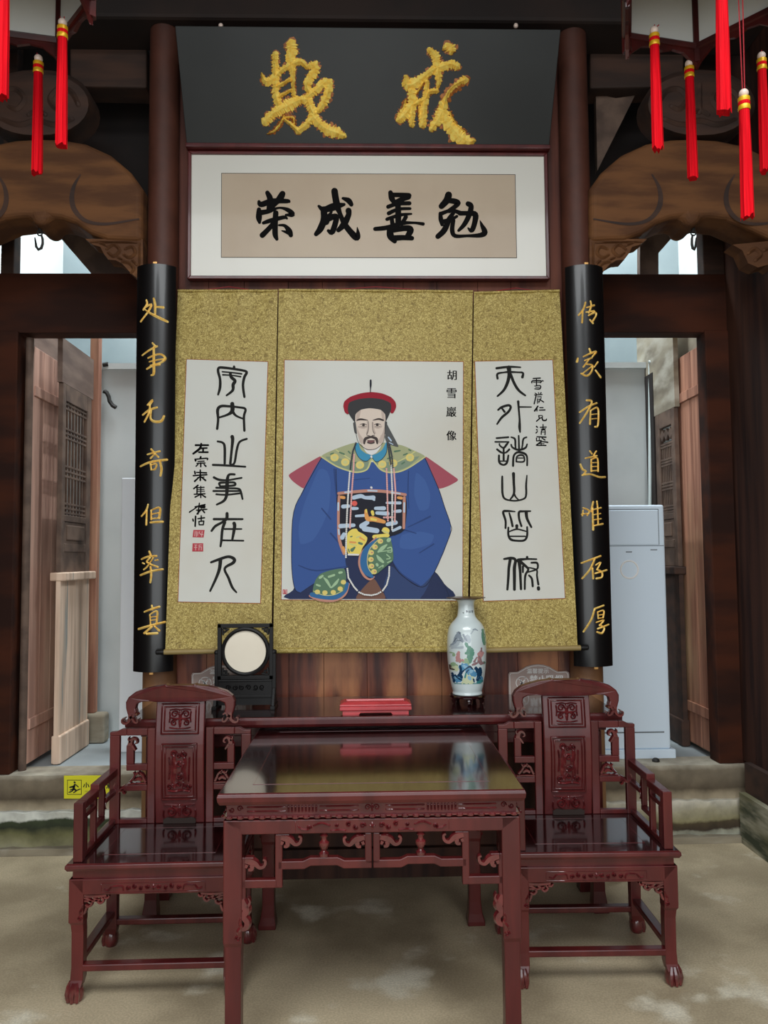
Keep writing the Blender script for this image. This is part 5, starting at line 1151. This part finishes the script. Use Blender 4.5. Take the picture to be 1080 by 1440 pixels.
        slab_stroke(b, '142,166,12 150,182,14 156,196,12 170,204,12 184,198,12 192,184,12 206,168,12; 158,174,14 172,182,16 188,174,12; 166,196,9 172,212,8; 186,196,8 192,208,7; 138,160,8 172,162,9 214,160,8', y0 - .002, y1 - .002, oz=SZ, flip=s)
        b.build('leaf_carving', 'rose_carved', fr, smooth=True); b = MB()
        slab_stroke(b, '222,148,24 238,142,20 250,132,16 262,138,14 270,152,12 264,166,9; 236,140,14 232,126,10 224,122,7; 258,142,9 256,158,8', y0 - .003, y1 - .002, oz=SZ, flip=s)
        b.build('scroll_tail', 'rose_carved', fr, smooth=True)
        # arm: front post, stepped rail, fret between
        b = MB(); x0, x1 = XO - .034, XO; yf = -SD + .020
        def ab(ya, yb_, z0, z1, xa=x0, xb=x1): b.box(min(s * xa, s * xb), max(s * xa, s * xb), ya, yb_, SZ + z0, SZ + z1)
        ab(yf, yf + .034, 0, .208); ab(yf + .034, -.040, .178, .2075); ab(-.040, yb0 + .004, .196, .226)
        xi, xo = x0 + .006, x1 - .006
        ab(-.060, -.036, 0, .20, xi, xo); ab(yf + .03, -.056, .138, .156, xi, xo); ab(yf + .052, yf + .072, .02, .14, xi, xo); ab(-.036, .055, .060, .080, xi, xo); ab(.035, .055, .08, .196, xi, xo)
        ab(yf + .03, yb0, 0, .020, xi, xo); ab(.075, yb0, .12, .14, xi, xo)
        am = b.build('arm', 'rose', t, bevel=.003)
        b = MB()
        P = '-66,196,10 -52,190,18 -46,170,20 -52,150,16 -64,146,10; 66,150,8 56,166,14 48,180,14 40,188,10; 76,130,10 64,122,12 60,108,10 70,100,7'
        slab_stroke(b, P, 0, .02, oz=SZ)
        for i in range(len(b.v)):
            v = b.v[i]; b.v[i] = Vector((s * (xi + v.y), v.x, v.z))
        b.build('arm_carving', 'rose_carved', am, smooth=True)
    return t


A1 = armchair('carved dark red armchair left of the square table, partly covering the yellow caution sticker', (-.762, 3.122, 0), rz=.006)
A2 = dup(A1, (.850, 3.145, 0), 'carved dark red armchair right of the square table, in front of the air conditioner', rz=-.018)
# ================================================================== things on the altar table
# round table screen
p = atZ(349, 990, AZ); sx_, sy_ = p.x, 3.64
t = thing('table_screen', 'small black table screen with a round cream marble disc, on the altar table', 'table screen', (sx_, sy_, AZ))
h = atY(349, 877, sy_).z - AZ; w = (atY(388.5, 900, sy_).x - atY(310.5, 900, sy_).x) / 2
zc = atY(349, 916, sy_).z - AZ; rd = (atY(378.5, 916, sy_).x - atY(320.5, 916, sy_).x) / 2
zb = atY(349, 955, sy_).z - AZ
b = MB(); f_ = .018
b.box(-w, w, -.012, .012, h - f_, h); b.box(-w, w, -.012, .012, zb, zb + f_); b.box(-w, -w + f_, -.012, .012, zb, h); b.box(w - f_, w, -.012, .012, zb, h)
b.build('frame', 'blackwood', t, bevel=.002)
b = MB(); b.lathe([(rd - .002, .006), (rd + .001, -.012), (rd + .008, -.016), (rd + .016, -.013), (rd + .018, .008)], (0, 0, zc), 48, axis='y'); b.build('round_moulding', 'blackwood', t, smooth=True)
b = MB(); b.lathe([(.0001, -.004), (rd, -.004), (rd, .006), (.0001, .006)], (0, 0, zc), 48, axis='y'); b.build('marble_disc', 'marble', t, smooth=True)
for s in (-1, 1):
    for v in (-1, 1):
        b = MB(); cx, cz = s * (w - f_), (h - f_ if v > 0 else zb + f_)
        slab_stroke(b, '%d,%d,9 %d,%d,9; %d,%d,9 %d,%d,9; ' % (-4 * s, -4 * v, -34 * s, -7 * v, -4 * s, -4 * v, -7 * s, -34 * v) + spiral(-18 * s, -16 * v, 8, 5) + ';' + '%d,%d,8 %d,%d,7' % (-10 * s, -24 * v, -26 * s, -10 * v), -.007, .007, ox=cx, oz=cz)
        b.build('corner_fret', 'blackwood', t, smooth=True)
b = MB(); b.box(-w + .004, w - .004, -.008, .008, .055, zb - .003); b.box(-w + .004, w - .004, -.012, .012, .045, .057); b.box(-w + .004, w - .004, -.012, .012, zb - .010, zb - .001)
ap = b.build('apron', 'blackwood', t, bevel=.002)
b = MB()
for i in range(6): 
    for s in parse(spiral(-78 + i * 31, 0, 12, 6, a0=i, sg=(-1) ** i)): stroke(b, s, lambda u, v, hh: Vector((u * .001, -.008 - hh, (.055 + zb) / 2 + v * .001)), h=.004, k=3)
b.build('apron_carving', 'blackwood', ap, smooth=True)
b = MB(); b.box(-w + .004, w - .004, -.006, .006, 0.012, .047); b.build('lower_panel', 'blackwood', t)
for s in (-1, 1):
    b = MB(); x = s * (w + .004)
    b.box(x - .009, x + .009, -.010, .010, .02, zb + .115); b.ball((x, 0, zb + .122), .013, 10); b.box(x - .011, x + .011, -.07, .07, 0, .016)
    b.prism([(x - .007, -.06, .016), (x - .007, .06, .016), (x - .007, .012, .09), (x - .007, -.012, .09)], [(x + .007, -.06, .016), (x + .007, .06, .016), (x + .007, .012, .09), (x + .007, -.012, .09)])
    b.build('stand_post', 'blackwood', t, bevel=.002)

# red lacquer tray on feet
p = atZ(528, 994, AZ); c = 3.475
t = thing('lacquer_tray', 'long red lacquered tray on low feet lying on the altar table', 'tray', (atY(528, 990, c).x, c, AZ))
hw_ = (atY(578, 985, c).x - atY(478.5, 985, c).x) / 2; dp = .055
def rect(k, d, z): return [(-k, -d, z), (k, -d, z), (k, d, z), (-k, d, z)]
b = MB(); pr = [(hw_ - .008, dp - .006, .018), (hw_, dp, .022), (hw_, dp, .034), (hw_ - .004, dp - .004, .037), (hw_, dp, .040), (hw_ - .001, dp - .001, .045), (hw_ - .018, dp - .016, .055), (hw_ - .026, dp - .022, .055), (hw_ - .03, dp - .026, .047)]
vs = [v for k, d, z in pr for v in rect(k, d, z)]
n = len(pr) - 1
b.add(vs, [(4 * i + q, 4 * i + (q + 1) % 4, 4 * i + 4 + (q + 1) % 4, 4 * i + 4 + q) for i in range(n) for q in range(4)] + [(3, 2, 1, 0), (4 * n, 4 * n + 1, 4 * n + 2, 4 * n + 3)])
b.build('tray_body', 'red_tray', t, bevel=.001)
b = MB(); k = hw_ - .012
for y in (-dp + .010, dp - .018):
    b.xz([(-k, 0), (-k + .07, 0), (-k + .078, .009), (k - .078, .009), (k - .07, 0), (k, 0), (k, .019), (-k, .019)], y, y + .008)
b.build('foot_rail', 'red_tray', t, bevel=.001)

# porcelain vase on a little wooden stand
vx, vy = atY(657, 960, 3.675).x, 3.675
zs = AZ
st = thing('vase_stand', 'low round dark wooden stand under the porcelain vase', 'stand', (vx, vy, AZ))
def zz(py): return atY(657, py, vy).z - AZ
def rr(px): return px * (vy - .05) / 1100
z0 = zz(975.5)
b = MB(); b.lathe([(.001, z0 - .014), (rr(22), z0 - .014), (rr(25.5), z0 - .011), (rr(26), z0 - .006), (rr(24), z0), (.001, z0)], n=36); b.build('stand_top', 'rose_top', st, smooth=True)
for i in range(5):
    a = -pi / 2 + 2 * pi * i / 5; ux, uy = cos(a), sin(a); b = MB()
    b.tube([(ux * rr(18), uy * rr(18), z0 - .012), (ux * rr(21), uy * rr(21), (z0 - .012) * .6), (ux * rr(20), uy * rr(20), .008), (ux * rr(21), uy * rr(21), 0.003)], [.014, .012, .010, .010], 8); b.build('foot', 'rose_top', st, smooth=True)
t = thing('porcelain_vase', 'tall white porcelain vase painted with blue rocks, trees and grey mountains', 'vase', (vx, vy, AZ + z0))
VP = [(0.01, 975.5), (19.5, 975.5), (20.5, 971), (22.5, 964), (24.5, 952), (26.5, 938), (27.8, 922), (28, 908), (27.6, 897), (25.8, 885), (22, 877), (16.5, 871), (13, 866), (11.8, 858), (11.6, 850), (12.2, 846), (14.5, 843)]
prof = [(rr(r), zz(y) - z0) for r, y in VP]
# smooth the profile
sm = spline([(r, z, 0) for r, z in prof], 4); prof2 = [(max(r, .001), z) for r, z, _ in sm]
b = MB(); b.lathe(prof2, n=48); b.build('body', 'porc', t, smooth=True)
zt = prof[-1][1]
b = MB(); b.lathe([(prof[-1][0] - .004, zt - .002), (rr(20), zt + .004), (rr(27.5), zt + .0075), (rr(27.8), zt + .010), (rr(26), zt + .011), (rr(15), zt + .008), (rr(9), zt + .003), (rr(9), zt - .10)], n=48); b.build('flared_rim', 'brown_rim', t, smooth=True)
def vr(z):
    for (r0, z0_), (r1, z1_) in zip(prof2, prof2[1:]):
        if z0_ <= z <= z1_ and z1_ > z0_: return r0 + (r1 - r0) * (z - z0_) / (z1_ - z0_)
    return prof2[-1][0]
def fv(px, py, hh):
    q = ray(px, py); r = .09
    for _ in range(4):
        yy = vy - r * .9 if _ == 0 else yy
        pnt = EYE + q * (yy / q.y); R_ = vr(pnt.z - AZ - z0) + .0006 + hh
        dx = max(-.97 * R_, min(.97 * R_, pnt.x - vx)); yy = vy - sqrt(R_ * R_ - dx * dx)
    return Vector((vx + dx, yy, pnt.z))
fmv = crop(615, 830, 8.47, fv)
VC = dict(gmt=(140, 152, 162), gmt2=(178, 190, 196), vgr=(96, 148, 128), vgr2=(150, 178, 140), vpk=(192, 142, 140), vpp=(150, 120, 122), vbl=(28, 62, 92), vbl2=(88, 148, 186), vbl3=(140, 186, 212), vye=(206, 214, 176), vbr=(72, 60, 60), vte=(62, 138, 140), vink=(70, 76, 88))
VK = list(VC); b = MB(); lay = [0]
for k_ in VK: M['glaze_' + k_] = mat('glaze_' + k_, VC[k_], 0.25, coat=.4)
def VS(k_, txt, jag=.35):
    for s in parse(txt):
        lay[0] += 1; stroke(b, s, fmv, h0=lay[0] * .00001, mi=VK.index(k_), jag=jag, k=4)
VS('gmt2', '150,670,20 210,640,60 260,600,50; 170,690,16 300,680,30; 330,600,50 350,560,60 380,610,40; 400,520,14 440,470,14 480,480,14'); VS('gmt', '200,620,40 230,560,44 255,505,40 270,560,44 300,610,30; 310,530,20 330,570,26 350,600,20; 160,650,16 190,640,20; 425,470,12 450,462,12 480,480,10')
VS('vink', '200,610,8 225,570,8; 255,500,8 270,520,8; 240,600,7 280,600,7', .2)
VS('vgr', '540,470,24 550,560,40 560,640,30; 345,640,44 350,660,40; 380,690,60 390,740,80 390,790,70 380,850,50; 345,748,30 340,752,30; 430,745,30 420,750,30; 560,860,30 550,870,24'); VS('vgr2', '190,770,30 200,770,30; 340,830,40 360,880,50; 180,890,60 220,910,60; 150,740,14 200,750,14; 300,850,20 340,860,20')
VS('vpk', '252,740,34 250,770,40 248,820,50 270,840,44; 232,835,30 240,840,30; 520,740,50 510,780,60 500,830,40; 540,745,30 535,760,30; 300,830,24 310,840,20'); VS('vpp', '525,690,20 525,730,16; 440,850,24 470,800,14; 420,890,26 470,870,26; 490,850,30 530,880,30 500,790,20; 545,860,20 550,870,20')
VS('vye', '170,930,40 230,930,60; 320,1080,50 380,1030,90 390,1090,60; 420,1100,30 300,1105,30'); VS('vbr', '140,900,40 160,925,40; 150,930,20 200,945,14', .4)
VS('vbl2', '290,920,70 330,910,80 360,930,60; 380,960,90 440,1000,70; 220,1050,80 260,1060,70; 500,1070,70 520,1050,60'); VS('vbl3', '310,900,30 340,920,40; 400,970,40 420,960,30; 210,1040,30 240,1040,24; 380,1040,40 390,1060,30')
VS('vbl', '270,900,20 280,980,36 250,1020,24; 300,970,16 350,930,14 390,910,20 420,940,16; 340,985,14 370,950,14; 180,990,30 190,1040,30 200,1090,26; 210,1010,18 250,1050,16 290,1070,16; 460,930,40 490,970,50 500,1030,50 480,1070,40; 510,930,30 520,980,26; 270,1000,40 290,1040,30; 430,1060,20 440,1090,16')
VS('vte', '480,1100,30 530,1080,34; 340,990,20 330,1040,20; 200,1110,8 320,1115,8 520,1110,8', .2)
b.build('painted_landscape', ['glaze_' + k_ for k_ in VK], t, world=True); b = MB()
VS('vink', '305,268,9 315,272,8; 340,245,5 365,248,5; 345,255,5 362,258,5; 352,240,6 352,268,5; 375,245,5 378,268,5; 390,240,5 392,268,5; 372,256,4 395,256,4; 405,244,5 425,246,5; 415,240,6 416,270,5; 405,258,5 425,258,5', .1)
b.build('neck_inscription', ['glaze_' + k_ for k_ in VK], t, world=True)

# no smoking signs on the plank wall
def sign(label, shift):
    Y = 3.965 if False else 3.988
    f0 = planemap((0, Y, 1), (0, -1, 0)); fm = crop(700 + shift[0], 930 + shift[1], 6.0, f0)
    out = [(92, 330), (90, 110), (100, 92), (165, 90), (195, 72), (240, 44), (290, 30), (340, 24), (390, 30), (440, 46), (485, 74), (510, 86), (580, 82), (600, 94), (604, 110), (606, 330)]
    t = thing('no_smoking_sign', label, 'sign', fm(348, 330, 0), group='no smoking signs')
    q = [fm(x, y, 0) for x, y in out]; b = MB(); b.prism(q, [v + Vector((0, .009, 0)) for v in q]); b.build('panel', 'sign', t, world=True)
    b = MB(); cx, cy = 348, 200
    inn = [(cx + (x - cx) * .955, cy + (y - cy) * .93 if y < 200 else cy + (y - cy) * .93) for x, y in out]
    for a, c in zip(inn, inn[1:] + inn[:1]): stroke(b, [(a[0], a[1], 5), (c[0], c[1], 5)], fm, h0=.0005, k=2)
    b.build('border_line', 'white', t, world=True)
    b = MB()
    ring = ' '.join('%.1f,%.1f,7' % (207 + 52 * cos(a), 180 + 52 * sin(a)) for a in [2 * pi * i / 18 for i in range(19)])
    for s in parse(ring + '; 170,143,7 244,217,7; 185,205,12 225,160,12; 228,150,5 236,140,5 232,130,4; 195,160,14 200,200,14; 218,180,10 226,205,10'): stroke(b, s, fm, h0=.0006, k=3)
    b.build('no_smoking_symbol', 'white', t, world=True)
    for nm, s_, x, y, sz, adv, dx in (('heading_lettering', '温馨提示', 246, 60, 42, 1.12, 1.5), ('main_lettering', '禁止吸烟', 270, 116, 66, 1.07, 3.0), ('lower_lettering', '室内', 190, 270, 40, 2.4, 1.0)):
        b = MB(); text(b, s_, fm, x - dx, y, sz, h=.0006, adv=adv); text(b, s_, fm, x + dx, y, sz, h=.0008, adv=adv); text(b, s_, fm, x, y + dx * .7, sz, h=.001, adv=adv)
        b.build(nm, 'white', t, world=True)
sign('grey brown no smoking sign on the plank wall behind the right armchair', (0, 0))
sign('grey brown no smoking sign behind the left armchair, half hidden by the round table screen', (-446, 1))

# ---------------------------------------------------------------- lanterns with red tassels
def lantern(label, cx, cy, zb, tass):
    t = thing('palace_lantern', label, 'lantern', (cx, cy, zb), group='palace lanterns')
    R = .235; N = 6; A0 = pi / 6 * 0 + .2
    cs = [(R * cos(A0 + 2 * pi * i / N), R * sin(A0 + 2 * pi * i / N)) for i in range(N)]
    b = MB()
    for i in range(N):
        x0, y0 = cs[i]; x1, y1 = cs[(i + 1) % N]
        for z in (.07, .46): b.tube([(x0, y0, z), (x1, y1, z)], .014, 6)
        b.tube([(x0, y0, .02), (x0, y0, .5)], .014, 6)
    b.build('frame', 'lantern', t)
    for i in range(N):
        x0, y0 = cs[i]; x1, y1 = cs[(i + 1) % N]; b = MB()
        n_ = Vector((-(y1 - y0), x1 - x0, 0)).normalized() * .003
        q = [Vector((x0, y0, .075)), Vector((x1, y1, .075)), Vector((x1, y1, .45)), Vector((x0, y0, .45))]
        b.prism([v * 1 - n_ for v in q], [v + n_ for v in q]); b.build('shade_panel', 'lglass', t)
    b = MB(); b.prism([(x * .98, y * .98, .46) for x, y in cs], [(x * .1, y * .1, .56) for x, y in cs]); b.build('top_cover', 'lantern', t)
    b = MB(); b.tube([(0, 0, .55), (0, 0, 4.76 - zb)], .006, 8); b.build('hanging_rod', 'iron', t)
    # carved apron boards between the corners, pointed in the middle
    for i in range(N):
        x0, y0 = cs[i]; x1, y1 = cs[(i + 1) % N]; b = MB()
        def at(u, z, o=0.0): return Vector((x0 + (x1 - x0) * u, y0 + (y1 - y0) * u, z)) * 1 + Vector((-(y1 - y0), (x1 - x0), 0)).normalized() * o
        P = [(0, .07), (0, 0), (.06, .02), (.2, .045), (.35, .05), (.5, .04), (.65, .05), (.8, .045), (.94, .02), (1, 0), (1, .07)]
        b.prism([at(u, z, -.005) for u, z in P], [at(u, z, .005) for u, z in P]); b.build('apron_board', 'lantern', t)
    for px, ytop, ybead, ybot, Y, wpx in tass:
        x = 0
        s_ = Y / 1100
        pb_ = atY(px[1], ybead, Y) if ybead is not None else None
        pe = atY(px[2], ybot, Y)
        if pb_ is None: pb_ = Vector((atY(px[1], 0, Y).x, Y, pe.z + .33))
        r = wpx / 2 * s_
        b = MB(); zt_ = pb_.z; L = zt_ - pe.z; d = Vector((pe.x - pb_.x, 0, 0))
        ring = 18; vs = []; nz = 7
        for k in range(nz):
            f_ = k / (nz - 1)
            for i in range(ring):
                a = 2 * pi * i / ring; rad = r * (.86 + .16 * f_) * (1 + (.10 if i % 2 else -.06) * min(1, f_ * 2)); 
                zj = random.uniform(-.012, .004) if k == nz - 1 else 0
                c = pb_ + d * f_
                vs.append((c.x + rad * cos(a), c.y + rad * sin(a), zt_ - .012 - (L - .012) * f_ + zj))
        b.add(vs, [(k * ring + i, k * ring + (i + 1) % ring, (k + 1) * ring + (i + 1) % ring, (k + 1) * ring + i) for k in range(nz - 1) for i in range(ring)] + [tuple(range(ring)), tuple(range(nz * ring - 1, (nz - 1) * ring - 1, -1))])
        tf = b.build('tassel', 'red_silk', t, world=True, smooth=True)
        b = MB(); k = r * 1.0
        b.lathe([(k * .5, .004), (k, 0), (k * 1.02, -.006), (k * .97, -.010), (k * .97, -.022), (k * 1.03, -.026), (k * 1.03, -.032), (k * .95, -.034)], (pb_.x, pb_.y, pb_.z), 16); gb = b.build('gold_band', 'band', tf, world=True, smooth=True)
        b = MB(); b.lathe([(k * .96, -.0105), (k * 1.0, -.012), (k * 1.0, -.020), (k * .96, -.0215)], (pb_.x, pb_.y, pb_.z), 16); b.build('red_ring', 'red_silk', tf, world=True, smooth=True)
        b = MB(); b.ball((pb_.x, pb_.y, pb_.z + .012), .0125, 10); b.build('bead', 'bead', tf, world=True, smooth=True)
        zc_ = zb + .02
        b = MB(); top = Vector((atY(px[0], max(ytop, -40), Y).x, Y, max(zc_, pb_.z + .03)))
        for o_ in ((-.003, .003) if wpx > 14.5 else (0,)): b.tube([pb_ + Vector((o_, 0, .02)), top + Vector((o_ * 2, 0, 0))], .0016, 5)
        b.build('cord', 'red_cord', tf, world=True)


def corner(cx, cy, i, R=.235): return (cx + R * cos(.2 + 2 * pi * i / 6), cy + R * sin(.2 + 2 * pi * i / 6))
# (x of cord top, bead, tip), cord top y, bead y, tip y, distance, width in photo pixels
lantern('red framed palace lantern hanging at the top right corner, five red silk tassels in view', .955, 2.06, 3.05,
        [((922, 920, 925), -20, 49, 208, 2.12, 15), ((968, 969, 974), 60, 95, 248, 2.29, 14), ((1015, 1015, 1018), -40, None, 155, 1.84, 19), ((1042, 1046, 1051), 14, 138, 303, 1.95, 17), ((1071, 1071, 1076), 70, 84, 238, 2.27, 14)])
lantern('red framed palace lantern hanging at the top left corner, three red silk tassels in view', -.975, 2.06, 3.05,
        [((88, 88, 86), -10, 38, 203, 2.12, 15), ((52, 54, 52), 65, 88, 242, 2.29, 14), ((4, 4, 1), -40, None, 135, 1.84, 19)])
